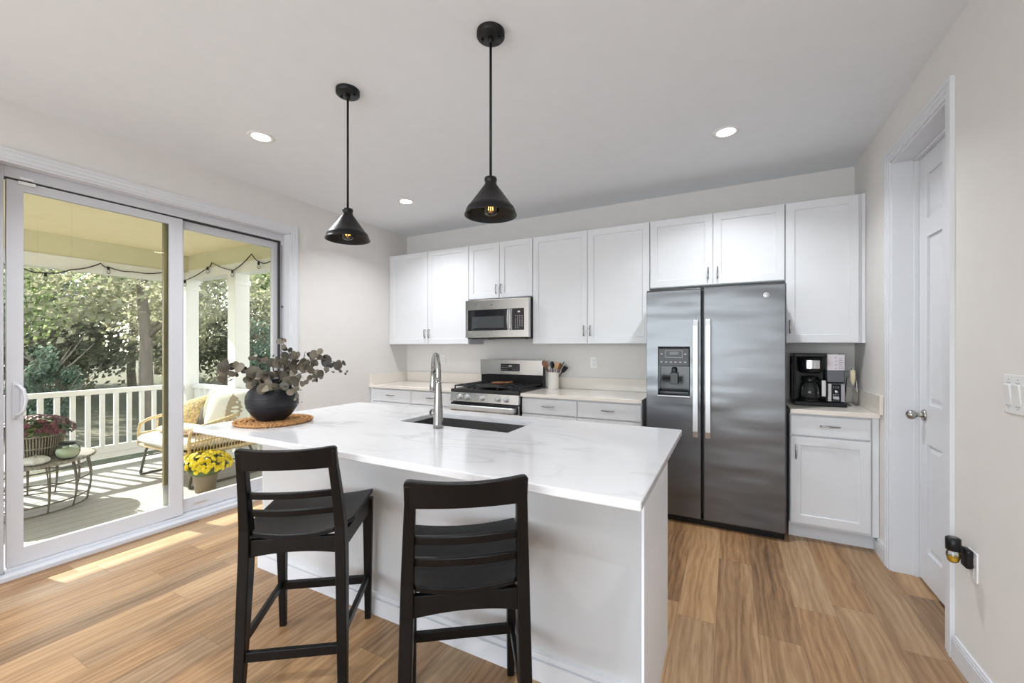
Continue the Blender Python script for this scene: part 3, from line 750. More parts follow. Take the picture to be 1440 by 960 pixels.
# ------------------------------------------------------------------ island
ix0, ix1, iy0, iy1 = -2.557, -0.215, 1.188, 2.318
t = thing('kitchen_island', 'white kitchen island base with baseboard moulding behind the stools', 'kitchen island', (-1.385, 1.75, 0))
b = B(t); b.box(-2.529, -0.285, 1.60, 2.262, 0.0, 0.70); b.box(-2.529, -2.5, 1.60, 2.262, 0.70, 0.883); b.box(-0.32, -0.285, 1.60, 2.262, 0.7, 0.883); b.box(-2.5, -0.32, 1.601, 1.62, 0.7, 0.883); b.box(-2.5, -0.32, 2.23, 2.262, 0.7, 0.883)
b.build('body', M_isl, t, 0.001)
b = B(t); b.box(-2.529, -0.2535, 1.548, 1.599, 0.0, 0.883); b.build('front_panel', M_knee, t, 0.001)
b = B(t); b.box(-0.253, -0.244, 1.40, 1.985, 0, 0.883); b.build('end_panel', M_isl, t, 0.001)
b = B(t)
b.box(-2.547, -0.2535, 1.530, 1.5475, 0, 0.080); b.box(-2.536, -0.2535, 1.542, 1.5475, 0.080, 0.090); b.box(-2.545, -0.2535, 1.533, 1.5475, 0.090, 0.108)
b.box(-2.543, -2.5295, 1.548, 2.262, 0, 0.085); b.box(-2.538, -2.5295, 1.548, 2.262, 0.085, 0.105)
b.build('baseboard', M_trim, t)
for k, (xa, xb) in enumerate(((-2.52, -2.1), (-2.1, -1.72), (-1.72, -1.345), (-1.345, -0.97), (-0.97, -0.63), (-0.63, -0.29))):
    bb = B(t); bb.ringpanel((xa+G, xb-G, 0.125, 0.87), (xa+0.06, xb-0.06, 0.18, 0.81), 2.282, 2.273, 2.2625, slope=0.003); bb.build('door', M_isl, t)
t = thing('island_countertop', 'white veined quartz slab covering the kitchen island', 'countertop', (-1.385, 1.75, 0.884))
b = B(t); b.ringpanel((ix0, ix1, iy0, iy1), (-1.700, -0.985, 1.838, 2.185), 0.914, 0, 0.884, axis='Z', through=True)
b.build('slab', M_quartz, t, 0.005, 3)
t = thing('undermount_sink', 'dark composite undermount sink set into the island top', 'sink', (-1.343, 2.01, 0.70))
b = B(t); b.ringpanel((-1.722, -0.963, 1.816, 2.207), (-1.708, -0.977, 1.830, 2.193), 0.8835, 0.712, 0.702, axis='Z', slope=0.012)
b.build('basin', M_sink, t, 0.0)
b = B(t); b.lathe([(0.045, 0.7125), (0.045, 0.715), (0.03, 0.714), (0.0, 0.713)], (-1.343, 2.06, 0), 24); b.build('drain', M_silver, t)

t = thing('kitchen_faucet', 'brushed nickel pull-down faucet standing at the island sink', 'faucet', (-1.367, 1.775, 0.914))
b = MB(); b.lathe([(0.027, 0), (0.0265, 0.02), (0.0245, 0.09), (0.0205, 0.17), (0.0165, 0.235), (0.0155, 0.25)], seg=24)
dx, dy = -0.77, 0.64
pts = []; rr = []
for k in range(15):
    a = PI*k/14
    R_ = 0.060
    pts.append((dx*R_*(1-math.cos(a)), dy*R_*(1-math.cos(a)), 0.29+0.095*math.sin(a))); rr.append(0.0150-0.001*k/14)
pts = [(0, 0, 0.24), (0, 0, 0.27)]+pts; rr = [0.0155, 0.0152]+rr
b.tube(pts, rr, 14); b.build('spout', M_faucet, t)
ex, ey = dx*0.122, dy*0.122
b = MB(); b.lathe([(0.0145, 0.295), (0.0165, 0.26), (0.0195, 0.22), (0.0215, 0.190), (0.020, 0.186), (0.0, 0.186)], (ex, ey, 0), 20); b.build('spray_head', M_faucet, t)
b = MB(); b.tube([(-0.02, 0.005, 0.075), (-0.052, 0.012, 0.078)], 0.017, 14); hb = b.build('handle_hub', M_faucet, t)
b = MB(); b.tube([(-0.042, 0.0098, 0.0768), (-0.047, 0.0109, 0.0775)], 0.0178, 14); b.build('seal_ring', M_black, hb)
b = MB(); b.tube([(-0.052, 0.012, 0.078), (-0.07, 0.03, 0.080), (-0.075, 0.10, 0.088)], [0.012, 0.008, 0.006], 10); b.build('lever', M_faucet, hb)

# ------------------------------------------------------------------ placemat, vase, eucalyptus
t = thing('braided_placemat', 'round brown braided jute placemat under the black vase', 'placemat', (-2.305, 1.480, 0.9145))
b = MB()
for ri, rad in enumerate((0.03, 0.058, 0.086, 0.114, 0.142, 0.170)):
    n = max(8, int(2*PI*rad/0.020))
    for k in range(n):
        a = 2*PI*(k+0.5*(ri % 2))/n
        c, s_ = math.cos(a), math.sin(a)
        tilt = 0.6 if k % 2 else -0.6
        d = Vector((-s_, c, 0))*math.cos(tilt)+Vector((c, s_, 0))*math.sin(tilt)
        p = Vector((rad*c, rad*s_, 0.0085))
        b.tube([p-d*0.015, p-d*0.006+Vector((0, 0, 0.002)), p+d*0.006+Vector((0, 0, 0.002)), p+d*0.015], [0.004, 0.0078, 0.0078, 0.004], 6)
b.lathe([(0.182, 0.001), (0.182, 0.008)], seg=32)
b.build('weave', M_braid, t)
b = MB()
for k in range(72):
    a = 2*PI*k/72; r0 = 0.186; c, s_ = math.cos(a), math.sin(a)
    b.tube([(r0*c, r0*s_, 0.002), ((r0+0.012)*math.cos(a+0.06), (r0+0.012)*math.sin(a+0.06), 0.012), (r0*math.cos(a+0.13), r0*math.sin(a+0.13), 0.004)], 0.0058, 6)
b.build('border', M_braid, t)

VZ = 0.9320
t = thing('round_vase', 'black clay round-bellied vase with small handles on the placemat', 'vase', (-2.295, 1.462, VZ))
b = MB()
prof = [(0.0, 0.0), (0.070, 0.0), (0.077, 0.006), (0.102, 0.032), (0.125, 0.067), (0.134, 0.102), (0.132, 0.137), (0.117, 0.168), (0.095, 0.187), (0.073, 0.198), (0.062, 0.208), (0.065, 0.222), (0.074, 0.232), (0.069, 0.234), (0.056, 0.221), (0.053, 0.200), (0.058, 0.155), (0.0, 0.12)]
b.lathe(prof, seg=48, cap0=False, cap1=False)
for z_, r_ in ((0.076, 0.1285), (0.122, 0.1320), (0.152, 0.1195)):
    b.tube([(r_*math.cos(2*PI*k/48), r_*math.sin(2*PI*k/48), z_) for k in range(48)], 0.0018, 5, closed=True)
b.build('pot_body', M_vase, t)
for sg in (-1, 1):
    b = MB(); ca, sa = 0.887, 0.462
    pts = [(sg*0.062, 0.218), (sg*0.084, 0.230), (sg*0.099, 0.218), (sg*0.104, 0.196), (sg*0.100, 0.172)]
    b.tube([(r*ca, r*sa, z) for r, z in pts], [0.007, 0.007, 0.0075, 0.007, 0.008], 10); b.build('handle', M_vase, t)

def img2w(px, py, dep=0.0):
    """offsets laid out from the vase mouth: px right, py up (metres*1000), dep = depth toward the back"""
    k = 0.000845
    r_ = (px-500)*k
    return Vector((-2.30+0.887*r_-0.462*dep, 1.475+0.462*r_+0.887*dep, 1.455-py*k))
def leaf_at(b, c, r, nrm, up):
    nrm = nrm.normalized(); up = (up-nrm*up.dot(nrm)).normalized(); s_ = nrm.cross(up)
    vs = []; n = 12
    ctr = c+nrm*r*0.10
    vs.append(ctr)
    for k in range(n):
        a = 2*PI*k/n
        rr_ = r*(1+0.10*math.cos(a))
        q = c+up*math.cos(a)*rr_*1.05+s_*math.sin(a)*rr_*0.90
        q += nrm*(0.12*r*math.sin(2*a+1.0))
        vs.append(q)
    b.add(vs, [(0, 1+k, 1+(k+1) % n) for k in range(n)], True)
BR = [
 ('eucalyptus branch reaching lowest to the left of the vase', [(490, 430, 0), (440, 360, -.02), (385, 320, -.04), (315, 275, -.05), (250, 262, -.06), (190, 295, -.07)], [(185, 295, 26), (235, 262, 38), (205, 345, 24), (315, 265, 36), (268, 305, 28), (385, 300, 46), (350, 330, 24), (215, 320, 20)]),
 ('eucalyptus branch drooping over the left vase handle', [(492, 430, .01), (430, 380, .03), (360, 330, .05), (300, 320, .06), (255, 355, .07)], [(255, 362, 26), (300, 322, 25), (330, 345, 20), (400, 330, 34), (370, 370, 30), (395, 375, 32)]),
 ('eucalyptus branch with thin leaves rising at upper left', [(495, 430, .02), (460, 320, .06), (420, 250, .10), (340, 220, .12), (250, 215, .14)], [(250, 214, 20), (305, 217, 20), (435, 245, 33), (420, 225, 14), (345, 232, 22), (470, 262, 26), (440, 330, 36), (390, 215, 15)]),
 ('eucalyptus branch standing tallest above the vase', [(500, 430, 0), (530, 320, .02), (590, 240, .03), (590, 180, .03), (565, 130, .02), (540, 92, .02)], [(540, 95, 24), (568, 141, 23), (552, 197, 30), (610, 195, 31), (505, 248, 33), (558, 228, 30), (612, 232, 24)]),
 ('eucalyptus branch with a bare twig leaning slightly right', [(505, 430, .03), (560, 330, .05), (620, 260, .07), (655, 215, .08), (663, 165, .08)], [(665, 245, 36), (705, 187, 24), (705, 215, 15), (640, 262, 30), (580, 268, 40), (545, 275, 30)]),
 ('eucalyptus branch reaching farthest to the right', [(508, 430, -.01), (600, 330, -.01), (690, 250, 0), (760, 220, .02), (830, 215, .03), (905, 240, .04)], [(765, 180, 33), (825, 232, 42), (905, 266, 30), (918, 298, 14), (750, 238, 27), (848, 285, 20), (730, 270, 22), (690, 280, 24), (800, 200, 20)]),
 ('eucalyptus branch with small leaves low on the right', [(510, 430, -.02), (620, 350, -.03), (700, 310, -.04), (770, 290, -.04), (845, 308, -.05)], [(770, 284, 28), (845, 305, 25), (806, 322, 24), (762, 336, 20), (742, 366, 18), (600, 310, 36), (560, 320, 30), (660, 300, 24)]),
 ('eucalyptus branch hanging down at the right of the vase', [(510, 430, -.03), (600, 340, -.07), (660, 340, -.09), (700, 390, -.10), (715, 475, -.10)], [(640, 355, 36), (645, 385, 30), (700, 346, 30), (722, 402, 20), (685, 424, 23), (713, 470, 9), (610, 320, 30)]),
 ('eucalyptus branch drooping over the front rim of the vase', [(498, 430, -.02), (490, 370, -.07), (470, 350, -.10), (500, 380, -.12), (525, 410, -.12)], [(525, 400, 42), (460, 385, 38), (450, 325, 36), (515, 345, 24), (560, 360, 22), (585, 385, 26), (495, 310, 32), (400, 385, 26)]),
]
rnd = random.Random(11)
for lab, path, lv in BR:
    P = [img2w(*p) for p in path]
    base = Vector((-2.30, 1.475, 1.06)); base += Vector((rnd.uniform(-.02, .02), rnd.uniform(-.02, .02), 0))
    t = thing('eucalyptus_branch', lab, 'branch', tuple(base), group='eucalyptus branches in the vase')
    b = MB(base)
    P0 = [base, Vector((base.x*0.4+P[0].x*0.6, base.y*0.4+P[0].y*0.6, 1.12))]+P[1:]
    b.tube(P0, [0.0032]*(len(P0)-1)+[0.0012], 6); 
    L_ = MB(base)
    for (px, py, r) in lv:
        # depth from the closest path node
        dep = min(path, key=lambda q: (q[0]-px)**2+(q[1]-py)**2)[2]+rnd.uniform(-.025, .025)
        c = img2w(px, py, dep)
        best = min(P0[1:], key=lambda q: (q-c).length)
        b.tube([best, c], 0.0009, 4)
        vd = Vector((0.842, -0.54, 0.05))  # roughly out of the bunch, toward the room
        nrm = vd+Vector((rnd.uniform(-.6, .6), rnd.uniform(-.6, .6), rnd.uniform(-.5, .5)))
        leaf_at(L_, c, r*0.000845*1.0, nrm, Vector((rnd.uniform(-1, 1), rnd.uniform(-1, 1), rnd.uniform(-1, 1))))
        for q in range(2):
            c2 = c+Vector((rnd.uniform(-.03, .03), rnd.uniform(-.01, .05), rnd.uniform(-.025, .02)))
            nrm2 = vd+Vector((rnd.uniform(-1, 1), rnd.uniform(-1, 1), rnd.uniform(-1, 1)))
            leaf_at(L_, c2, r*0.00058, nrm2, Vector((0.3, 0.3, 1)))
    b.build('stem', M_stem, t)
    L_.build('leaves', M_euc, t)

# ------------------------------------------------------------------ pendants
def pendant(x, y, label):
    t = thing('pendant_light', label, 'pendant light', (x, y, ZC), group='black cone pendants over the island')
    cn = MB().lathe([(0.062, 0.0), (0.062, -0.022), (0.058, -0.026), (0.0, -0.026)], seg=40, cap0=False).build('canopy', M_pend, t)
    for sx in (-1, 1):
        MB().lathe([(0.006, -0.026), (0.006, -0.034), (0.004, -0.037), (0, -0.037)], (sx*0.038, 0.01*sx, 0), 10).build('screw', M_pend, cn)
    MB().lathe([(0.013, -0.026), (0.011, -0.045), (0.006, -0.050)], seg=16).build('rod_collar', M_pend, t)
    MB().lathe([(0.0058, -0.045), (0.0058, -0.650)], seg=12).build('rod', M_pend, t)
    zt = -0.645
    prof = [(0.008, zt), (0.026, zt-0.003), (0.028, zt-0.010), (0.028, zt-0.016), (0.025, zt-0.020), (0.027, zt-0.034), (0.098, zt-0.132), (0.102, zt-0.134), (0.110, zt-0.150), (0.113, zt-0.166), (0.1165, zt-0.168), (0.1165, zt-0.171), (0.111, zt-0.170), (0.100, zt-0.139), (0.026, zt-0.038), (0.0, zt-0.034)]
    MB().lathe(prof, seg=56, cap0=False, cap1=False).build('shade', M_pend, t)
    MB().lathe([(0.016, zt-0.036), (0.016, zt-0.085), (0.013, zt-0.088)], seg=20).build('socket', M_pend, t)
    bl = MB().lathe([(0.013, zt-0.085), (0.014, zt-0.098), (0.030, zt-0.112), (0.038, zt-0.132), (0.036, zt-0.150), (0.024, zt-0.166), (0.008, zt-0.172), (0, zt-0.1725)], seg=28, cap0=False).build('bulb', M_bulb, t)
    b = MB()
    for k in range(6):
        a = 2*PI*k/6
        b.tube([(0.006*math.cos(a), 0.006*math.sin(a), zt-0.108), (0.012*math.cos(a), 0.012*math.sin(a), zt-0.145)], 0.0013, 6)
    b.build('filament', M_fil, bl)
    d = bpy.data.lights.new('bulb_lamp', 'POINT'); d.energy = 0.10; d.color = BULB_COLOR; d.shadow_soft_size = 0.012
    o = bpy.data.objects.new('bulb_lamp', d); COL.objects.link(o); o.parent = t; o.location = (0, 0, zt-0.150)
pendant(-1.844, 1.598, 'black cone pendant hanging above the vase end, left of the two')
pendant(-0.939, 1.596, 'black cone pendant hanging above the sink end, right of the two')

# ------------------------------------------------------------------ stools
def make_stool(x, y, rz, label):
    t = thing('counter_stool', label, 'stool', (x, y, 0), rz, 'black counter stools at the island')
    for sg in (-1, 1):
        MB().slices([(sg*0.189, -0.004, 0, 0.034, 0.034), (sg*0.184, 0.010, 0.20, 0.038, 0.044), (sg*0.179, 0.024, 0.42, 0.040, 0.054), (sg*0.176, 0.030, 0.54, 0.040, 0.060),
                     (sg*0.174, 0.024, 0.64, 0.038, 0.052), (sg*0.168, -0.005, 0.78, 0.034, 0.042), (sg*0.161, -0.036, 0.90, 0.032, 0.036), (sg*0.1595, -0.050, 0.955, 0.031, 0.032)]).build('rear_leg', M_stool, t, 0.004)
        MB().slices([(sg*0.197, 0.436, 0, 0.028, 0.028), (sg*0.198, 0.430, 0.25, 0.035, 0.035), (sg*0.200, 0.424, 0.50, 0.043, 0.043), (sg*0.200, 0.424, 0.600, 0.043, 0.043)]).build('front_leg', M_stool, t, 0.004)
        # side apron and stretcher
        b = MB(); x0, x1 = sg*0.178, sg*0.201
        b.add([(x0-0.01, 0.05, 0.535), (x0+0.01, 0.05, 0.535), (x1+0.01, 0.41, 0.535), (x1-0.01, 0.41, 0.535), (x0-0.01, 0.05, 0.603), (x0+0.01, 0.05, 0.603), (x1+0.01, 0.41, 0.603), (x1-0.01, 0.41, 0.603)],
              [(0, 3, 2, 1), (4, 5, 6, 7), (0, 1, 5, 4), (1, 2, 6, 5), (2, 3, 7, 6), (3, 0, 4, 7)])
        b.build('side_apron', M_stool, t, 0.003)
        b = MB(); x0, x1 = sg*0.184, sg*0.198
        b.add([(x0-0.009, 0.02, 0.192), (x0+0.009, 0.02, 0.192), (x1+0.009, 0.42, 0.192), (x1-0.009, 0.42, 0.192), (x0-0.009, 0.02, 0.226), (x0+0.009, 0.02, 0.226), (x1+0.009, 0.42, 0.226), (x1-0.009, 0.42, 0.226)],
              [(0, 3, 2, 1), (4, 5, 6, 7), (0, 1, 5, 4), (1, 2, 6, 5), (2, 3, 7, 6), (3, 0, 4, 7)])
        b.build('side_stretcher', M_stool, t, 0.003)
    MB().box(-0.185, 0.185, 0.418, 0.438, 0.178, 0.216).build('front_stretcher', M_stool, t, 0.003)
    MB().box(-0.176, 0.176, -0.004, 0.016, 0.142, 0.180).build('rear_stretcher', M_stool, t, 0.003)
    MB().box(-0.185, 0.185, 0.412, 0.434, 0.535, 0.600).build('front_apron', M_stool, t, 0.003)
    # rear apron with arched lower edge
    b = MB(); n = 12; vs = []
    for i in range(n+1):
        a = -1+2*i/n; x_ = 0.165*a; zb = 0.532+0.014*(1-a*a)
        vs += [(x_, 0.012, zb), (x_, 0.034, zb), (x_, 0.034, 0.600), (x_, 0.012, 0.600)]
    fs = [(0, 1, 2, 3), (n*4+3, n*4+2, n*4+1, n*4)]
    for i in range(n):
        for q in range(4): fs.append((i*4+q, i*4+4+q, i*4+4+(q+1) % 4, i*4+(q+1) % 4))
    b.add(vs, fs); b.build('rear_apron', M_stool, t, 0.002)
    # saddle seat
    b = MB(); nx, ny = 14, 8; vs = []
    def seat(i, j, lower):
        u = -1+2*i/nx; v = j/ny
        hw = 0.150+0.050*min(1, v*5) if v < 0.2 else 0.200+0.016*v
        if v < 0.12: hw = 0.150
        x_ = u*hw; y_ = 0.012+v*0.452
        dish = 0.025*(1-u*u)*(0.75+0.25*math.sin(PI*min(1, v*1.2)))
        z_ = 0.632-dish-(0.018+0.004*(1-u*u) if lower else 0)
        return (x_, y_, z_)
    for lo in (0, 1):
        for j in range(ny+1):
            for i in range(nx+1): vs.append(seat(i, j, lo))
    fs = []; K = (nx+1)*(ny+1)
    for j in range(ny):
        for i in range(nx):
            a = j*(nx+1)+i; fs.append((a, a+1, a+nx+2, a+nx+1)); fs.append((K+a+nx+1, K+a+nx+2, K+a+1, K+a))
    for i in range(nx): fs.append((i+1, i, K+i, K+i+1)); a = ny*(nx+1)+i; fs.append((a, a+1, K+a+1, K+a))
    for j in range(ny): a = j*(nx+1); fs.append((a, a+nx+1, K+a+nx+1, K+a)); a += nx; fs.append((a+nx+1, a, K+a, K+a+nx+1))
    b.add(vs, fs); o = b.build('seat', M_stool, t, 0.004); 
    # bowed rails
    def bowed(name, z0, z1, yc, hw, th, bow, crown=0.0, lean=0.0, ends=None):
        b = MB(); n = 40; vs = []
        for i in range(n+1):
            a = -1+2*i/n; x_ = hw*a; yy = yc-bow*(1-a*a)
            zt_ = z1-crown*(1-a*a)
            if ends: zt_ -= ends*(max(0, abs(a)-0.90)/0.10)**2.5
            vs += [(x_, yy-th/2+lean, z0), (x_, yy+th/2+lean, z0), (x_, yy+th/2, zt_), (x_, yy-th/2, zt_)]
        fs = [(0, 1, 2, 3), (n*4+3, n*4+2, n*4+1, n*4)]
        for i in range(n):
            for q in range(4): fs.append((i*4+q, i*4+4+q, i*4+4+(q+1) % 4, i*4+(q+1) % 4))
        b.add(vs, fs); return b.build(name, M_stool, t, 0.004, 3)
    bowed('top_rail', 0.885, 0.971, -0.052, 0.1775, 0.026, 0.022, 0.010, 0.018, 0.009)
    bowed('back_slat', 0.764, 0.790, -0.004, 0.158, 0.018, 0.020, 0.0, 0.004)
    bowed('back_slat', 0.693, 0.719, 0.012, 0.162, 0.018, 0.020, 0.0, 0.004)
    return t
make_stool(-1.495, 1.031, 0.621, 'black wooden counter stool on the left, below the vase end of the island')
make_stool(-0.698, 1.043, 0.627, 'black wooden counter stool on the right, nearer the island corner')

# ------------------------------------------------------------------ outlets and switches
def wallplate_back(x, z, label, y=YB, name='wall_outlet', cat='outlet', rocker=False):
    t = thing(name, label, cat, (x, y, z))
    p = B(t).box(x-0.036, x+0.036, y-0.006, y, z-0.058, z+0.058).build('plate', M_white_pl, t, 0.002)
    if rocker:
        B(t).box(x-0.016, x+0.016, y-0.010, y-0.006, z-0.033, z+0.033).build('socket_face', M_white_pl, p, 0.001)
    else:
        for s_ in (-1, 1):
            B(t).box(x-0.016, x+0.016, y-0.008, y-0.006, z+s_*0.020-0.014, z+s_*0.020+0.014).build('socket_face', M_white_pl, p, 0.002)
    b = B(t)
    for s_ in (-1, 1):
        for q in (-0.006, 0.006): b.box(x+q-0.001, x+q+0.001, y-0.0105, y-0.0078, z+s_*0.02-0.003, z+s_*0.02+0.006)
        b.lathe([(0.0022, -0.0105), (0.0022, -0.0078)], (x, y, z+s_*0.02-0.009), 8, 'Y')
    b.build('slots', M_slot, p)
wallplate_back(-3.073, 1.190, 'white wall outlet left of the range, behind the faucet', rocker=True)
wallplate_back(-1.203, 1.187, 'white wall outlet right of the utensil crock', rocker=True)
wallplate_back(0.815, 1.13, 'pale wall outlet behind the milk frother')
t = thing('light_switch', 'white three-gang rocker light switch on the right wall', 'light switch', (XR, 2.015, 1.182))
p = B(t).box(XR-0.006, XR, 1.93, 2.100, 1.115, 1.249).build('plate', M_white_pl, t, 0.003)
for k, yy in enumerate((2.071, 2.018, 1.965)):
    b = B(t); b.add([(XR-0.006, yy-0.017, 1.148), (XR-0.006, yy+0.017, 1.148), (XR-0.006, yy+0.017, 1.216), (XR-0.006, yy-0.017, 1.216), (XR-0.007, yy-0.017, 1.148), (XR-0.007, yy+0.017, 1.148), (XR-0.015, yy+0.017, 1.214), (XR-0.015, yy-0.017, 1.214)],
          [(0, 3, 2, 1), (4, 5, 6, 7), (0, 1, 5, 4), (1, 2, 6, 5), (2, 3, 7, 6), (3, 0, 4, 7)])
    b.build('rocker', M_white_pl, p, 0.001)
b = B(t)
for yy in (2.071, 2.018, 1.965):
    b.box(XR-0.0072, XR-0.0058, yy-0.011, yy+0.011, 1.219, 1.2225); b.box(XR-0.0072, XR-0.0058, yy-0.014, yy+0.014, 1.139, 1.143)
    for z in (1.133, 1.232): b.lathe([(0.0025, -0.0075), (0.0025, -0.0055)], (XR, yy, z), 8, 'X')
b.build('screws', mat('screw_grey', (0.45, 0.45, 0.45), 0.4), p)
t = thing('wall_outlet', 'white wall outlet low on the right wall holding the air freshener', 'outlet', (XR, 2.315, 0.475))
p = B(t).box(XR-0.006, XR, 2.279, 2.351, 0.417, 0.533).build('plate', M_white_pl, t, 0.002)
for s_ in (-1, 1): B(t).box(XR-0.008, XR-0.006, 2.299, 2.331, 0.475+s_*0.02-0.014, 0.475+s_*0.02+0.014).build('socket_face', M_white_pl, p, 0.002)
t = thing('air_freshener', 'black plug-in air freshener with amber oil bottle on the right wall', 'air freshener', (XR-0.03, 2.315, 0.50))
b = B(t); b.box(XR-0.034, XR-0.0085, 2.288, 2.338, 0.462, 0.540); b.build('plug_body', M_black, t, 0.011, 4)
b = B(t); b.box(XR-0.045, XR-0.030, 2.304, 2.332, 0.517, 0.545); b.build('neck', M_black, t, 0.004)
b = B(t); b.lathe([(0.0, 0.572), (0.018, 0.572), (0.0235, 0.568), (0.0235, 0.522), (0.021, 0.520), (0.0, 0.520)], (XR-0.058, 2.322, 0), 24, cap0=False, cap1=False)
hd = b.build('warmer_head', M_black, t)
b = B(t); b.lathe([(0.0, 0.5722), (0.011, 0.5722), (0.012, 0.5715)], (XR-0.058, 2.322, 0), 16, cap0=False, cap1=False); b.build('vent', M_steel_side, hd)
b = B(t); b.lathe([(0.0175, 0.5195), (0.0215, 0.507), (0.0215, 0.497), (0.017, 0.478), (0.012, 0.472), (0, 0.472)], (XR-0.058, 2.322, 0), 20, cap0=False); bt = b.build('bottle', M_clear, t)
b = B(t); b.lathe([(0.0, 0.494), (0.0195, 0.494), (0.0155, 0.479), (0.011, 0.4735), (0, 0.4735)], (XR-0.058, 2.322, 0), 20, cap0=False, cap1=False); b.build('oil', M_amber, bt)
b = B(t); b.lathe([(0.003, 0.519), (0.003, 0.476)], (XR-0.058, 2.322, 0), 8); b.build('wick', M_white_pl, bt)

# ------------------------------------------------------------------ utensil crock
cx_, cy_ = -1.590, 3.965
t = thing('utensil_crock', 'white ceramic utensil crock on the counter beside the range', 'crock', (cx_, cy_, 0.9145))
MB().lathe([(0.0, 0.0), (0.054, 0.0), (0.057, 0.004), (0.058, 0.160), (0.0595, 0.164), (0.0595, 0.172), (0.054, 0.172), (0.052, 0.010), (0, 0.008)], seg=32, cap0=False, cap1=False).build('crock_body', M_ceramic, t)
def utensil(name, label, bx_, by_, tx, ty, tz, m, head, hm=None, hr=0.022):
    base_ = Vector((cx_+bx_, cy_+by_, 0.927)); tip = Vector((cx_+tx, cy_+ty, 0.9145+tz))
    t = thing(name, label, 'utensil', tuple(base_), group='cooking utensils in the white crock')
    d = (tip-base_).normalized()
    MB(base_).tube([base_, base_.lerp(tip, 0.5), tip], [0.005, 0.0055, 0.005], 8).build('shaft', m, t)
    hm = hm or m
    b = MB(base_)
    q = d.to_track_quat('Z', 'X').to_matrix().to_4x4(); q.translation = tip
    b.M = q @ Matrix.Rotation(rnd.uniform(0, 1.2), 4, 'Z')
    if head == 'spoon': b.sphere((0, 0, 0.03), 0.036, 14, 10, (0.62, 0.22, 1))
    elif head == 'flat': b.slices([(0, 0, 0, 0.016, 0.008), (0, 0, 0.02, 0.044, 0.007), (0, 0, 0.075, 0.052, 0.004)])
    elif head == 'fork': b.slices([(0, 0, 0, 0.012, 0.006), (0, 0, 0.02, 0.03, 0.005)]); [b.tube([(x, 0, 0.02), (x, 0, 0.05)], 0.003, 6) for x in (-0.012, -0.004, 0.004, 0.012)]
    elif head == 'whisk':
        for k in range(6):
            a = PI*k/6
            b.tube([(0.026*math.sin(s_*PI/8)*math.cos(a)*(1 if s_ <= 8 else 1), 0.026*math.sin(s_*PI/8)*math.sin(a), 0.085*(1-abs(s_-8)/8.0)**0.7) for s_ in range(17)], 0.0009, 4)
    elif head == 'stick': b.tube([(0, 0, 0), (0, 0, 0.03)], [0.005, 0.003], 6)
    b.M = None
    for v in b.v: pass
    b.build('head', hm, t, 0.001 if head == 'flat' else 0)
utensil('wooden_spoon', 'dark wooden spoon leaning to the far left of the crock', 0.015, 0, -0.085, -0.01, 0.225, M_woodA, 'spoon')
utensil('wooden_spatula', 'brown wooden spatula leaning left in the crock', 0.02, 0.01, -0.060, -0.02, 0.205, M_woodA, 'flat')
utensil('black_ladle', 'black round-headed ladle standing upright in the crock', 0.005, 0.01, -0.012, 0.005, 0.215, M_black, 'spoon')
utensil('metal_spoon', 'small silver spoon low in the middle of the crock', 0, -0.01, -0.020, -0.025, 0.180, M_silver, 'spoon')
utensil('wooden_fork', 'light wooden turner leaning right in the crock', -0.01, -0.01, 0.035, -0.02, 0.200, M_woodB, 'flat')
utensil('wooden_paddle', 'brown wooden paddle with a dark tip at the right of the crock', -0.02, 0, 0.055, 0.0, 0.205, M_woodA, 'spoon')
utensil('slim_tongs', 'long thin dark stick pointing up to the right from the crock', -0.03, 0, 0.100, 0.01, 0.255, M_black, 'stick')
utensil('black_spatula', 'black spatula leaning farthest right in the crock', -0.03, 0.01, 0.090, 0.01, 0.170, M_black, 'flat')
utensil('wire_whisk', 'faint wire whisk behind the other utensils in the crock', -0.02, 0.02, 0.085, 0.035, 0.180, M_silver, 'whisk')

# ------------------------------------------------------------------ coffee maker, frother
t = thing('coffee_maker', 'black coffee maker with glass carafe and side water tank', 'coffee maker', (0.60, 3.80, 0.9145))
x0, x1 = 0.428, 0.742
b = B(t); b.box(x0, x1, 3.69, 3.93, 0.9145, 0.945); b.box(x0, x0+0.20, 3.83, 3.93, 0.945, 1.27); b.box(x0+0.195, x1-0.002, 3.73, 3.93, 0.945, 1.08); b.box(x0, x0+0.20, 3.70, 3.93, 1.268, 1.297); b.box(x0, x0+0.015, 3.72, 3.93, 0.945, 1.27)
b.build('body', M_black, t, 0.006)
b = B(t); b.lathe([(0.0, 1.15), (0.060, 1.15), (0.074, 1.165), (0.078, 1.262), (0.0, 1.262)], (x0+0.108, 3.765, 0), 32, cap0=False, cap1=False); bk = b.build('brew_basket', M_black, t)
b = B(t)
n = 8
vs = []
for k in range(n+1):
    a = -PI/2-0.55+1.1*k/n+0.12
    for z in (1.185, 1.245): vs.append((x0+0.108+0.0792*math.cos(a), 3.765+0.0792*math.sin(a), z))
b.add(vs, [(2*k, 2*k+2, 2*k+3, 2*k+1) for k in range(n)], True); b.build('steel_badge', M_silver, bk)
b = B(t); b.lathe([(0.0, 0.948), (0.062, 0.948), (0.070, 0.960), (0.070, 1.03), (0.052, 1.075), (0.046, 1.085)], (x0+0.108, 3.765, 0), 32, cap0=False, cap1=False); cf = b.build('carafe', M_clear, t)
b = B(t); b.lathe([(0.050, 1.082), (0.054, 1.092), (0.050, 1.125), (0.0, 1.13)], (x0+0.108, 3.765, 0), 28);
b.build('carafe_lid', M_black, cf)
b = B(t); b.lathe([(0.0715, 0.946), (0.0725, 0.958)], (x0+0.108, 3.765, 0), 28, cap0=False, cap1=False); b.build('carafe_base', M_black, cf)
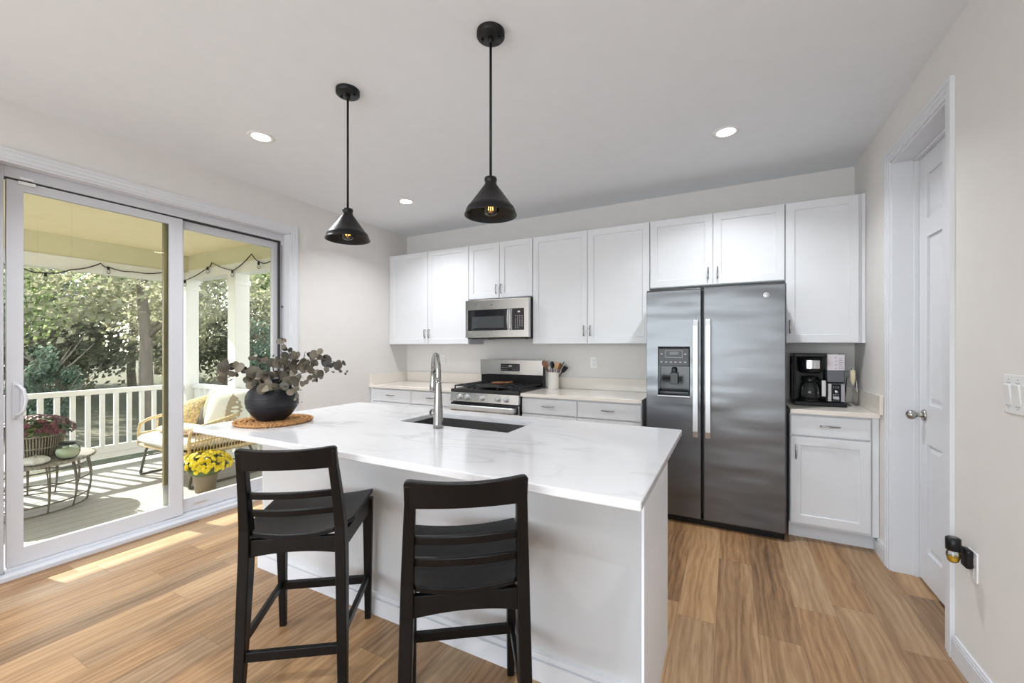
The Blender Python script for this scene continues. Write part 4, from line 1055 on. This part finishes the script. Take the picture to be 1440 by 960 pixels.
b = B(t); b.tube([(x0+0.135, 3.71, 1.11), (x0+0.165, 3.68, 1.10), (x0+0.175, 3.67, 1.05), (x0+0.17, 3.675, 0.985), (x0+0.155, 3.69, 0.975)], [0.010, 0.012, 0.012, 0.011, 0.008], 10)
b.build('carafe_handle', M_black, cf)
b = B(t); b.box(x0+0.161, x0+0.185, 3.655, 3.660, 0.99, 1.105); b.build('handle_plate', M_silver, cf, 0.002)
b = B(t); b.box(x0+0.207, x1-0.008, 3.722, 3.731, 0.948, 1.078); cpn = b.build('control_face', M_silver, t, 0.003)
b = B(t); b.box(x0+0.228, x1-0.030, 3.719, 3.7225, 0.950, 1.076); cb_ = b.build('control_strip', M_blackgloss, cpn)
b = B(t); b.lathe([(0.011, 0.0), (0.011, -0.006), (0, -0.007)], (x0+0.255, 3.719, 1.020), 20, 'Y'); b.build('dial', M_silver, cb_)
b = B(t)
for zz_ in (0.968, 0.980): b.box(x0+0.238, x1-0.042, 3.7178, 3.7195, zz_, zz_+0.006)
for zz_ in (1.048, 1.055, 1.0, 0.993, 0.957):
    for q in range(3): b.box(x0+0.238+q*0.013, x0+0.244+q*0.013, 3.7178, 3.7195, zz_, zz_+0.0015)
b.build('button_marks', M_white_pl, cb_)
b = B(t); b.box(x0+0.203, x1-0.004, 3.735, 3.925, 1.085, 1.295); tk = b.build('water_tank', M_clear, t, 0.006)
b = B(t); b.box(x0+0.208, x1-0.009, 3.74, 3.92, 1.09, 1.17); b.build('water_fill', mat('dim_water', (0.25, 0.25, 0.28), 0.1), tk)
b = B(t); b.box(x0+0.207, x1-0.008, 3.7325, 3.7345, 1.175, 1.288); lb = b.build('instruction_label', M_label, tk)
b = B(t)
for q in range(4): b.box(x0+0.253, x0+0.259, 3.7312, 3.7326, 1.185+q*0.026, 1.192+q*0.026)
for q in range(6): b.box(x0+0.272, x0+0.300-0.004*(q % 3), 3.7312, 3.7326, 1.188+q*0.014, 1.191+q*0.014)
b.build('label_print', M_steel_side, lb)
t = thing('milk_frother', 'cream handheld milk frother standing upright on a wire stand', 'milk frother', (0.803, 3.845, 0.9145))
b = MB(); b.lathe([(0.0, 0.150), (0.006, 0.152), (0.0135, 0.175), (0.0165, 0.205), (0.0165, 0.235), (0.0135, 0.258), (0.0, 0.262)], seg=20, cap0=False, cap1=False); fh = b.build('frother_handle', M_cream, t)
MB().lathe([(0.009, 0.260), (0.009, 0.272), (0.0, 0.274)], seg=12).build('cap', M_silver, fh)
MB().tube([(0, 0, 0.152), (0, 0, 0.02)], 0.0015, 6).build('whisk_shaft', M_silver, t)
b = MB(); b.tube([(0.024*math.cos(2*PI*k/20), 0.024*math.sin(2*PI*k/20), 0.002) for k in range(20)], 0.002, 6, closed=True)
b.tube([(0.024, 0, 0.002), (0.026, 0, 0.1), (0.022, 0, 0.18), (0.016, 0, 0.185)], 0.0018, 6)
b.build('wire_stand', M_silver, t)
b = MB((0.76, 3.88, 0.9145))
pts = [(0.742, 3.90, 0.935), (0.76, 3.885, 0.93), (0.775, 3.86, 0.921), (0.79, 3.88, 0.919), (0.775, 3.91, 0.919), (0.76, 3.93, 0.925), (0.78, 3.97, 0.93), (0.80, 4.03, 1.0), (0.812, 4.068, 1.10)]
b.tube(pts, 0.003, 6)
o = b.build('power_cord', M_black); o.location = (0.76, 3.88, 0.9145)
tag(o, 'thin black power cord curling behind the milk frother', 'cord')

# ------------------------------------------------------------------ porch
ZD = -0.05
PX, PY0, PY1 = -6.5, -1.4, 3.0
struct('porch_floor', MB().box(PX-0.08, -3.80, PY0, PY1+0.08, ZD-0.12, ZD), M_deck)
struct('porch_ceiling', MB().box(PX-0.12, -3.80, PY0, PY1+0.12, 2.56, 2.64), M_porchc)
b = MB(); b.box(-3.815, -3.80, PY0, OY0, ZD, 2.56); b.box(-3.815, -3.80, OY1, PY1+0.6, ZD, 2.56); b.box(-3.815, -3.80, OY0, OY1, OZ, 2.56)
struct('wall_exterior', b, mat('lap_siding', (0.60, 0.60, 0.58), 0.6, vary=0.02))
b = MB(); b.box(PX-0.03, PX+0.06, PY0, PY1+0.08, 2.33, 2.56); b.box(PX-0.08, -3.815, PY1-0.06, PY1+0.08, 2.36, 2.56)
struct('porch_beam', b, mat('beam_cream', (0.66, 0.64, 0.46), 0.6, vary=0.02))
b = MB(); b.box(PX-0.035, PX+0.075, PY0, PY1+0.09, 2.19, 2.33); b.box(PX+0.075, -3.815, PY1-0.075, PY1+0.09, 2.24, 2.36)
struct('porch_header', b, M_porchw)
def rail_part(parent, horizontal_x, a0, a1, fixed, n):
    """railing with balusters, running along X or Y"""
    def bx(lo, hi, w_, z0, z1, nm, bev=0.006):
        b = B(parent)
        if horizontal_x: b.box(lo, hi, fixed-w_/2, fixed+w_/2, z0, z1)
        else: b.box(fixed-w_/2, fixed+w_/2, lo, hi, z0, z1)
        return b.build(nm, M_porchw, parent, bev)
    bx(a0, a1, 0.085, 0.795, 0.850, 'top_rail'); bx(a0, a1, 0.05, 0.10, 0.185, 'bottom_rail')
    bx(a0, a1, 0.03, 0.03, 0.098, 'kick_board')
    for i in range(n):
        c = a0+(i+0.5)*(a1-a0)/n
        bx(c-0.021, c+0.021, 0.038, 0.186, 0.796, 'baluster', 0.003)
t = thing('porch_railing', 'long white porch railing with balusters facing the woods', 'railing', (PX, 1.0, ZD))
rail_part(t, False, -1.3, 2.90, PX, 34)
t = thing('porch_railing', 'short white porch railing behind the rattan loveseat', 'railing', (-5.9, PY1, ZD))
rail_part(t, True, -6.42, -5.475, PY1, 8)
t = thing('porch_railing', 'short white porch railing right of the square post', 'railing', (-4.6, PY1, ZD))
rail_part(t, True, -5.285, -3.83, PY1, 12)
def post(x, y, w_, label):
    t = thing('porch_post', label, 'post', (x, y, ZD), group='white square porch posts')
    B(t).box(x-w_/2, x+w_/2, y-w_/2, y+w_/2, ZD, 2.335).build('shaft', M_porchw, t, 0.006)
    B(t).box(x-w_/2-0.012, x+w_/2+0.012, y-w_/2-0.012, y+w_/2+0.012, 2.10, 2.16).build('capital', M_porchw, t, 0.004)
    B(t).box(x-w_/2-0.012, x+w_/2+0.012, y-w_/2-0.012, y+w_/2+0.012, ZD, 0.08).build('plinth', M_porchw, t, 0.004)
post(-6.46, 2.97, 0.15, 'white square porch post at the outer corner')
post(-5.38, 3.0, 0.17, 'white square porch post behind the loveseat')
# string lights
def strings(label, pts, bulbs, loc):
    t = thing('string_light', label, 'string light', loc, group='string lights along the porch beam')
    L0 = Vector(loc)
    pp = []
    P = [Vector(p) for p in pts]
    for i in range(len(P)-1):
        for k in range(6): 
            f_ = k/6; q = P[i].lerp(P[i+1], f_); q.z -= 0.018*math.sin(PI*f_); pp.append(q)
    pp.append(P[-1])
    MB(L0).tube(pp, 0.006, 6).build('wire', M_black, t)
    for q in bulbs:
        b = MB(L0); b.lathe([(0.013, 0.0), (0.013, -0.035), (0.010, -0.038)], q, 10); s_ = b.build('lamp_holder', M_black, t)
        b = MB(L0); b.lathe([(0.009, -0.038), (0.018, -0.055), (0.018, -0.068), (0.008, -0.082), (0, -0.083)], q, 12, cap0=False); b.build('glass_bulb', M_clear, s_)
xs_ = -6.40
strings('string of small lights sagging along the outer porch beam', [(xs_, 1.20, 2.22), (xs_, 1.457, 2.147), (xs_, 1.616, 2.125), (xs_, 1.809, 2.191), (xs_, 2.054, 2.304), (xs_, 2.116, 2.274), (xs_, 2.344, 2.253), (xs_, 2.643, 2.292), (-6.36, 2.86, 2.215)],
        [(xs_, 1.616, 2.125), (xs_, 2.12, 2.275)], (xs_, 2.0, 2.3))
strings('string of small lights zigzagging above the loveseat', [(-6.36, 2.86, 2.215), (-5.86, 2.90, 2.355), (-5.78, 2.90, 2.407), (-5.314, 2.90, 2.268), (-4.939, 2.90, 2.428), (-4.789, 2.90, 2.322), (-4.616, 2.90, 2.306), (-4.1, 2.9, 2.38)],
        [(-6.34, 2.86, 2.22), (-5.86, 2.89, 2.355), (-5.314, 2.89, 2.27), (-4.789, 2.89, 2.322)], (-5.3, 2.9, 2.4))

# ---- loveseat
t = thing('rattan_loveseat', 'natural rattan loveseat with cream seat cushion on the porch', 'sofa', (-5.17, 2.5, ZD))
sx0, sx1, sy0, sy1 = -5.70, -4.66, 2.14, 2.80
b = B(t)
zs_ = 0.285
b.tube([(sx0, sy0, zs_), (sx1, sy0, zs_), (sx1, sy1, zs_), (sx0, sy1, zs_)], 0.020, 8, closed=True)
b.box(sx0, sx1, sy0, sy1, zs_-0.004, zs_+0.004)
b.build('seat_frame', M_rattan, t)
for nm, xx in (('left', sx0), ('right', sx1)):
    b = B(t)
    top = [(xx, sy0, zs_), (xx, sy0-0.005, 0.42), (xx, sy0+0.01, 0.505), (xx, sy0+0.08, 0.545), (xx, sy0+0.35, 0.60), (xx, sy1-0.05, 0.66), (xx, sy1+0.03, 0.70)]
    b.tube(top, 0.016, 8)
    b.tube([(xx, sy0+0.01, 0.40), (xx, sy1, 0.44)], 0.010, 6)
    if nm == 'right':
        for k in range(22):
            f_ = (k+0.5)/22; y = sy0+0.02+f_*(sy1-sy0-0.02)
            zt_ = 0.54+0.14*f_
            b.tube([(xx, y, zs_), (xx+0.004*(1 if k % 2 else -1), y+0.035, zt_)], 0.0055, 5)
    else:
        for k in range(4):
            y = sy0+0.15+k*0.16; b.tube([(xx, y, zs_), (xx, y+0.02, 0.56+0.02*k)], 0.008, 6)
    b.build('arm', M_rattan, t)
b = B(t)
b.tube([(sx0, sy1+0.03, 0.70), (sx0+0.08, sy1+0.06, 0.80), (sx0+0.25, sy1+0.07, 0.83), (sx1-0.25, sy1+0.07, 0.83), (sx1-0.08, sy1+0.06, 0.80), (sx1, sy1+0.03, 0.70)], 0.016, 8)
for k in range(28):
    x = sx0+0.05+k*(sx1-sx0-0.1)/27; b.tube([(x, sy1, zs_), (x, sy1+0.065, 0.81)], 0.006, 5)
b.build('backrest', M_rattan, t)
for xx in (sx0+0.02, sx1-0.02):
    for y, l in ((sy0+0.08, -1), (sy1-0.08, 1)):
        b = B(t); b.tube([(xx, y, zs_-0.015), (xx, y+l*0.03, 0.20), (xx, y+l*0.075, ZD+0.02)], 0.013, 8); b.build('leg', M_leg, t)
    b = B(t); b.tube([(xx, sy0, ZD+0.012), (xx, sy1, ZD+0.012)], 0.012, 8); b.tube([(xx, sy0+0.05, 0.15), (xx, sy1-0.05, 0.15)], 0.008, 6); b.build('runner', M_leg, t)
def cushion(b, c, sx, sy, sz, M=None, pinch=0.0, nseg=10):
    """soft pillow: superellipsoid block"""
    vs = []; fs = []; n = nseg
    def sgnpow(v, p): return math.copysign(abs(v)**p, v)
    seg, rings = 28, 12
    for i in range(rings+1):
        ph = -PI/2+PI*i/rings
        for k in range(seg):
            th_ = 2*PI*k/seg
            cx2 = sgnpow(math.cos(ph), 0.6); x = cx2*sgnpow(math.cos(th_), 0.42); y = cx2*sgnpow(math.sin(th_), 0.42); z = sgnpow(math.sin(ph), 0.9)
            p = Vector((x*sx/2, y*sy/2, z*sz/2*(1-pinch*(x*x+y*y)*0.35)))
            if M: p = M @ p
            vs.append(p+Vector(c))
    for i in range(rings):
        for k in range(seg):
            a = i*seg+k; e = i*seg+(k+1) % seg; fs.append((a, e, e+seg, a+seg))
    b.add(vs, fs, True)
b = B(t); cushion(b, (-5.185, 2.43, 0.362), 1.06, 0.74, 0.14); b.build('seat_cushion', M_cush, t, weld=True)
for k, xx in enumerate((-5.42, -4.95)):
    b = B(t); R_ = Matrix.Rotation(math.radians(74), 3, 'X'); cushion(b, (xx, 2.78, 0.63), 0.48, 0.46, 0.13, R_, 0.4); b.build('back_cushion', M_pwhite, t, weld=True)
def pillow(label, c, sx, sy, sz, rx, rz, m, extra=None, ry=0):
    t = thing('throw_pillow', label, 'pillow', c, group='throw pillows on the loveseat')
    R_ = Matrix.Rotation(math.radians(rz), 3, 'Z') @ Matrix.Rotation(math.radians(rx), 3, 'X') @ Matrix.Rotation(math.radians(ry), 3, 'Z')
    b = MB(); cushion(b, (0, 0, 0), sx, sy, sz, R_, 0.8); b.build('cover', m, t, weld=True)
    if extra:
        b = MB(); n = 18; vs = []
        # leaf silhouette printed on the front face
        for k in range(n+1):
            f_ = k/n; wd = 0.13*math.sin(PI*min(1, f_*1.05))**0.7*(1+0.14*math.sin(k*2.6))
            for s_ in (-0.25, 1.0):
                p = Vector((wd*s_*0.9+0.03, -0.19+0.36*f_, 0)); 
                q_ = (p.x/(sx/2))**2+(p.y/(sy/2))**2
                p.z = sz/2*(1-0.8*q_*0.35)*max(0.0, 1-min(1, q_)**2)**0.45*0.98+0.004
                vs.append(R_ @ p)
        b.add(vs, [(2*k, 2*k+1, 2*k+3, 2*k+2) for k in range(n)], True); b.build('leaf_print', extra, t)
pillow('white pillow with taupe leaf print at the right end of the loveseat', (-4.80, 2.58, 0.66), 0.44, 0.44, 0.15, 66, 38, M_pwhite, M_ptaupe)
pillow('sage green pillow between the white pillows', (-5.03, 2.62, 0.66), 0.42, 0.42, 0.12, 68, 22, M_psage)
pillow('gold woven pillow at the middle of the loveseat', (-5.30, 2.52, 0.61), 0.36, 0.36, 0.12, 62, 30, M_pgold, ry=20)
pillow('small charcoal pillow half hidden behind the gold one', (-5.13, 2.56, 0.58), 0.28, 0.28, 0.10, 66, 25, M_pgrey)
t = thing('throw_blanket', 'beige throw blanket folded over the loveseat seat', 'blanket', (-5.20, 2.33, 0.43))
b = MB(); cushion(b, (0, 0, 0.03), 0.62, 0.30, 0.10, None, 0.3); cushion(b, (0.25, -0.03, 0.065), 0.24, 0.2, 0.06, Matrix.Rotation(0.3, 3, 'Z'), 0.3)
b.build('folded_cloth', M_throw, t)
b = MB()
for k in range(12): b.tube([(0.30+0.003*k, -0.10+0.02*k, 0.07), (0.335, -0.11+0.021*k, 0.035)], 0.004, 5)
b.build('fringe', M_pwhite, t)

# ---- round side table with wire drum base
TC = (-5.40, 1.22, ZD); TZ = 0.375
t = thing('drum_side_table', 'round side table with curved wire drum base on the porch', 'side table', TC)
rad = 0.45
b = B(t); b.lathe([(0.0, TZ-0.022), (rad-0.006, TZ-0.022), (rad, TZ-0.016), (rad, TZ-0.004), (rad-0.006, TZ), (0.0, TZ)], (TC[0], TC[1], 0), 56, cap0=False, cap1=False); b.build('table_top', M_table, t)
b = B(t)
for k in range(64):
    a = 2*PI*k/64; b.tube([(TC[0]+(rad+0.002)*math.cos(a), TC[1]+(rad+0.002)*math.sin(a), TZ-0.02), (TC[0]+(rad+0.002)*math.cos(a), TC[1]+(rad+0.002)*math.sin(a), TZ+0.001)], 0.007, 5)
b.build('woven_rim', M_wicker, t)
def drum_r(f_): return rad*0.90+0.030*math.sin(PI*f_)-0.02*f_*0
for k in range(14):
    a = 2*PI*(k+0.3)/14
    b = B(t)
    for da in (-0.022, 0.022):
        b.tube([(TC[0]+drum_r(i/8)*math.cos(a+da*(1-1.1*i/8)), TC[1]+drum_r(i/8)*math.sin(a+da*(1-1.1*i/8)), ZD+0.01+(TZ-0.03-ZD)*(1-i/8)) for i in range(9)], 0.0065, 6)
    b.build('leg', M_wire, t)
for f_ in (0.12, 0.42, 0.80, 0.99):
    r_ = drum_r(f_)-0.004; z_ = ZD+0.01+(TZ-0.03-ZD)*(1-f_)
    b = B(t); b.tube([(TC[0]+r_*math.cos(2*PI*k/48), TC[1]+r_*math.sin(2*PI*k/48), z_) for k in range(48)], 0.0065, 6, closed=True); b.build('wire_ring', M_wire, t)

def foliage(b, c, rx, rz_, n, size, rng, hemi=True):
    for k in range(n):
        a = rng.uniform(0, 2*PI); q = rng.uniform(-0.25, 1) if hemi else rng.uniform(-1, 1)
        w_ = math.sqrt(max(0, 1-q*q)); d = Vector((w_*math.cos(a), w_*math.sin(a), q)); s_ = rng.uniform(0.72, 1.02)
        p = Vector(c)+Vector((d.x*rx*s_, d.y*rx*s_, d.z*rz_*s_))
        nrm = (d+Vector((rng.uniform(-.6, .6), rng.uniform(-.6, .6), rng.uniform(-.3, .8)))).normalized()
        u = nrm.orthogonal().normalized(); v_ = nrm.cross(u); r = size*rng.uniform(0.7, 1.2)
        b.add([p+u*r, p+v_*r*0.6, p-u*r, p-v_*r*0.6], [(0, 1, 2, 3)])
def bloom(b, c, d, r):
    d = Vector(d).normalized(); u = d.orthogonal().normalized(); v_ = d.cross(u); c = Vector(c)
    for ring, (rr_, h, n) in enumerate(((1.0, 0.0, 10), (0.6, 0.25, 7))):
        for k in range(n):
            a = 2*PI*(k+0.5*ring)/n; w_ = PI/n
            p0 = c+d*(r*h); p1 = c+d*(r*(h+0.3))+(u*math.cos(a)+v_*math.sin(a))*r*rr_
            s_ = (-u*math.sin(a)+v_*math.cos(a))*r*0.26
            b.add([p0, p1-s_, p1+s_], [(0, 1, 2)])
# basket of mums
BC = Vector((-5.325, 1.285, TZ+0.001))
t = thing('wicker_basket', 'grey wicker basket standing at the left on the side table', 'basket', tuple(BC))
b = MB()
b.lathe([(0.0, 0.004), (0.140, 0.004), (0.152, 0.10), (0.165, 0.20), (0.158, 0.20), (0.145, 0.10), (0.13, 0.012), (0.0, 0.012)], seg=40, cap0=False, cap1=False)
b.build('liner', mat('basket_dark', (0.12, 0.10, 0.075), 0.9), t)
b = MB()
for k in range(60):
    a = 2*PI*k/60
    b.tube([(0.146*math.cos(a), 0.146*math.sin(a), 0.004), (0.160*math.cos(a), 0.160*math.sin(a), 0.10), (0.173*math.cos(a), 0.173*math.sin(a), 0.205)], 0.0046, 5)
for z_, r_ in ((0.01, 0.150), (0.105, 0.161), (0.205, 0.176), (0.215, 0.175)):
    b.tube([((r_+0.004*math.sin(11*2*PI*k/66))*math.cos(2*PI*k/66), (r_+0.004*math.sin(11*2*PI*k/66))*math.sin(2*PI*k/66), z_) for k in range(66)], 0.007, 6, closed=True)
b.build('wicker_weave', M_wicker, t)
t = thing('burgundy_chrysanthemum', 'burgundy chrysanthemum plant growing in the wicker basket', 'flower plant', (BC.x, BC.y, BC.z+0.18))
rg = random.Random(5); b = MB(); foliage(b, (0, 0, 0.06), 0.225, 0.12, 560, 0.022, rg); b.sphere((0, 0, 0.03), 0.17, 16, 8, (1, 1, 0.6)); b.build('leaves', M_mumgreen, t)
b = MB()
for k in range(230):
    a = rg.uniform(0, 2*PI); q = rg.uniform(0.0, 1); w_ = math.sqrt(1-q*q)
    d = Vector((w_*math.cos(a), w_*math.sin(a), q)); bloom(b, Vector((d.x*0.24, d.y*0.24, 0.05+d.z*0.14)), d, 0.018)
b.build('blooms', M_mum, t)
# glass jar
JC = (-5.083, 1.415, TZ+0.001)
t = thing('glass_jar_lantern', 'round green glass jar lantern with dark rim on the side table', 'jar', JC)
b = MB(); b.lathe([(0.0, 0.003), (0.05, 0.003), (0.070, 0.025), (0.081, 0.062), (0.075, 0.092), (0.056, 0.118), (0.048, 0.124)], seg=32, cap0=False, cap1=False); b.build('glass_body', M_jar, t)
b = MB(); b.lathe([(0.0, 0.008), (0.045, 0.008), (0.064, 0.028), (0.074, 0.062), (0.068, 0.088), (0.0, 0.10)], seg=28, cap0=False, cap1=False); b.build('contents', M_jarfill, t)
b = MB(); b.lathe([(0.044, 0.122), (0.052, 0.124), (0.053, 0.144), (0.044, 0.146)], seg=28); rm = b.build('rim', M_black, t)
b = MB(); b.tube([(0.04, 0.035, 0.135), (0.06, 0.05, 0.12), (0.072, 0.06, 0.09), (0.06, 0.055, 0.065)], 0.0025, 6); b.build('wire_bail', M_black, rm)
# pumpkin
t = thing('white_pumpkin', 'small white ribbed pumpkin on the side table beside the jar', 'pumpkin', (-5.035, 1.215, TZ+0.001))
b = MB(); seg, rings = 56, 12; vs = []; fs = []
for i in range(rings+1):
    p = PI*i/rings
    for k in range(seg):
        a = 2*PI*k/seg; r_ = 0.085*(1-0.13*abs(math.sin(a*4.0))**3*-1-0.13)*math.sin(p)**0.8
        vs.append((r_*math.cos(a), r_*math.sin(a), 0.036+0.036*math.cos(p)-0.012*math.exp(-(math.sin(p)*4)**2)*(1 if p < 1.5 else 0)))
for i in range(rings):
    for k in range(seg):
        a = i*seg+k; e = i*seg+(k+1) % seg; fs.append((a, a+seg, e+seg, e))
b.add(vs, fs, True); b.build('pumpkin_body', M_pump, t)
MB().tube([(0, 0, 0.056), (0.002, 0, 0.075), (0.010, 0.002, 0.088)], [0.010, 0.006, 0.005], 8).build('stalk', M_pstem, t)
# yellow mums
YC = (-4.50, 2.20, ZD)
t = thing('plant_pot', 'brown plastic pot of yellow flowers by the door', 'pot', YC)
MB().lathe([(0.0, 0.0), (0.082, 0.0), (0.102, 0.165), (0.112, 0.168), (0.112, 0.188), (0.100, 0.188), (0.09, 0.15), (0, 0.15)], seg=32, cap0=False, cap1=False).build('pot_body', M_pot, t)
t = thing('yellow_chrysanthemum', 'yellow chrysanthemum growing in the brown pot by the door', 'flower plant', (YC[0], YC[1], ZD+0.151))
rg = random.Random(9); b = MB(); foliage(b, (0, 0, 0.10), 0.20, 0.10, 520, 0.020, rg); b.sphere((0, 0, 0.06), 0.14, 16, 8, (1, 1, 0.55)); b.build('leaves', M_mumgreen, t)
b = MB()
for k in range(250):
    a = rg.uniform(0, 2*PI); q = rg.uniform(-0.15, 1); w_ = math.sqrt(1-q*q)
    d = Vector((w_*math.cos(a), w_*math.sin(a), q)); bloom(b, Vector((d.x*0.215, d.y*0.215, 0.10+d.z*0.125)), d, 0.019)
b.build('blooms', M_yel, t)

# ------------------------------------------------------------------ garden and woods
def ground_material():
    m, t_, b = _nodes('lawn_and_leaf_litter'); N = t_.nodes.new; L = t_.links.new
    tc = N('ShaderNodeTexCoord'); n = N('ShaderNodeTexNoise'); n.inputs['Scale'].default_value = 0.35; n.inputs['Detail'].default_value = 6
    L(tc.outputs['Object'], n.inputs['Vector'])
    n2 = N('ShaderNodeTexNoise'); n2.inputs['Scale'].default_value = 14; n2.inputs['Detail'].default_value = 5; L(tc.outputs['Object'], n2.inputs['Vector'])
    r = N('ShaderNodeValToRGB'); r.color_ramp.elements[0].position = 0.35; r.color_ramp.elements[1].position = 0.62
    r.color_ramp.elements[0].color = (0.065, 0.09, 0.04, 1); r.color_ramp.elements[1].color = (0.14, 0.13, 0.09, 1)
    ad = N('ShaderNodeMath'); ad.operation = 'MULTIPLY_ADD'; ad.inputs[1].default_value = 0.5; L(n2.outputs[0], ad.inputs[0])
    m2 = N('ShaderNodeMath'); m2.operation = 'MULTIPLY'; m2.inputs[1].default_value = 0.5; L(n.outputs[0], m2.inputs[0]); L(m2.outputs[0], ad.inputs[2])
    L(ad.outputs[0], r.inputs[0]); L(r.outputs[0], b.inputs['Base Color']); b.inputs['Roughness'].default_value = 0.95
    return m
b = MB(); n = 40; vs = []
for i in range(n+1):
    for j in range(n+1):
        x = -62+i*(62-3.9)/n; y = -24+j*80/n
        far = max(0, -x-12)
        vs.append((x, y, -0.85+0.028*far+0.25*mnoise.noise(Vector((x*0.12, y*0.12, 0)))*min(1, far/6)))
b.add(vs, [(i*(n+1)+j, (i+1)*(n+1)+j, (i+1)*(n+1)+j+1, i*(n+1)+j+1) for i in range(n) for j in range(n)], True)
struct('ground', b, ground_material())
def gz(x, y):
    far = max(0, -x-12); return -0.85+0.028*far+0.25*mnoise.noise(Vector((x*0.12, y*0.12, 0)))*min(1, far/6)

def crown_mesh(name, n, rx, rz_, zc, seed, m, leaf=0.11, clusters=26):
    rg = random.Random(seed); b = MB()
    for c in range(clusters):
        a = rg.uniform(0, 2*PI); q = rg.uniform(-0.9, 1); w_ = math.sqrt(1-q*q); s_ = rg.uniform(0.35, 0.95)
        cc = Vector((w_*math.cos(a)*rx*s_, w_*math.sin(a)*rx*s_, zc+q*rz_*s_)); cr = rg.uniform(0.22, 0.42)*rx
        for k in range(n//clusters):
            d = Vector((rg.gauss(0, 1), rg.gauss(0, 1), rg.gauss(0, 0.7))).normalized()*cr*rg.uniform(0.3, 1)
            p = cc+d; nrm = Vector((rg.gauss(0, 1), rg.gauss(0, 1), rg.gauss(0, 1)+0.5)).normalized()
            u = nrm.orthogonal().normalized(); v_ = nrm.cross(u); r = leaf*rg.uniform(0.6, 1.25)
            b.add([p+u*r, p+v_*r*0.65, p-u*r, p-v_*r*0.65], [(0, 1, 2, 3)])
    return b.build(name, m)
def trunk_mesh(name, h, r, seed, m=M_bark):
    rg = random.Random(seed); b = MB()
    pts = [(0.0, 0, -0.3)]; x = y = 0
    for k in range(1, 9):
        x += rg.uniform(-.08, .08); y += rg.uniform(-.08, .08); pts.append((x, y, h*k/8))
    b.tube(pts, [r*(1.15-0.8*k/8) for k in range(9)], 10)
    for k in range(9):
        z = h*rg.uniform(0.35, 0.95); a = rg.uniform(0, 2*PI); l = rg.uniform(0.8, 2.0); i = int(z/h*8); p = Vector(pts[i])
        b.tube([(p.x, p.y, z), (p.x+math.cos(a)*l*0.5, p.y+math.sin(a)*l*0.5, z+l*0.35), (p.x+math.cos(a)*l, p.y+math.sin(a)*l, z+l*0.8)], [r*0.4, r*0.25, r*0.1], 6)
    return b.build(name, m)
GT = 'trees in the woods beyond the porch'
protos = {}
def tree(kind, x, y, s_, rz, label, zs=1.0):
    if kind not in protos:
        t = thing('leafy_tree', label, 'tree', (x, y, gz(x, y)), rz, GT)
        if kind == 'oak': tr = trunk_mesh('trunk', 6.5, 0.15, 1); cr = crown_mesh('crown', 5200, 2.7, 2.9, 5.2, 2, M_leafA, 0.10, 34)
        elif kind == 'pale': tr = trunk_mesh('trunk', 7.0, 0.17, 3); cr = crown_mesh('crown', 4200, 2.4, 3.2, 5.0, 4, M_leafC, 0.095, 40)
        elif kind == 'thicket': tr = trunk_mesh('trunk', 4.0, 0.10, 7); cr = crown_mesh('crown', 6500, 2.6, 2.2, 2.3, 8, M_leafD, 0.10, 44)
        else: tr = trunk_mesh('trunk', 3.0, 0.10, 5); cr = crown_mesh('crown', 5200, 1.35, 1.7, 1.9, 6, M_leafB, 0.075, 30)
        tr.parent = t; cr.parent = t; t.scale = (s_, s_, s_*zs)
        if kind in ('holly', 'thicket'): t.name = {'holly': 'holly_tree', 'thicket': 'woodland_shrub'}[kind]
        protos[kind] = t
    else:
        t = copy_tree(protos[kind]); t.location = (x, y, gz(x, y)); t.rotation_euler = (0, 0, rz); t.scale = (s_, s_, s_*zs); t['label'] = label
    return t
TL = [('oak', -17.0, 3.3, 0.66, 0.0, 'bright green leafy tree seen straight through the left glass panel'),
      ('pale', -16.5, 7.2, 0.70, 0.5, 'thin pale-leaved tree behind the nearest grey-trunked tree'),
      ('holly', -12.2, 3.05, 0.42, 0.3, 'dark bushy holly above the railing in the left glass panel', 1.45),
      ('holly', -12.5, 7.9, 0.82, 1.7, 'large dark holly seen between the two porch posts'),
      ('pale', -17.5, 11.6, 0.85, 2.2, 'tall pale-leaved tree rising between the two porch posts'),
      ('pale', -11.6, 10.6, 0.80, 3.9, 'pale thin-leaved tree right of the square porch post')]
TL.append(('pale', -13.6, 5.3, 0.9, 1.1, 'nearest tall grey-trunked tree left of the middle door stile'))
for a in TL: tree(*a)
BK = [('pale', -24.5, 3.0, 1.0), ('oak', -23.5, 8.6, 1.0), ('oak', -23.5, 15.4, 1.05), ('pale', -16.5, 17.2, 1.0),
      ('oak', -31.5, 5.8, 1.2), ('pale', -31.0, 12.6, 1.2), ('oak', -30.5, 19.5, 1.2)]
for i, (k_, x, y, s_) in enumerate(BK):
    tree(k_, x, y, s_, i*1.3, 'distant leafy tree deep in the woods behind the nearer trees')
for i, (x, y) in enumerate(((-20.6, 5.6), (-20.0, 10.6), (-20.8, 0.6), (-17.0, 14.2), (-13.0, 14.2), (-27.4, 6.2), (-27.2, 12.0), (-26.8, 1.2), (-23.0, 19.6), (-27.0, 16.6))):
    tree('thicket', x, y, 0.95+0.1*(i % 3), i*1.1, 'dusty green shrub in the undergrowth of the distant woods')
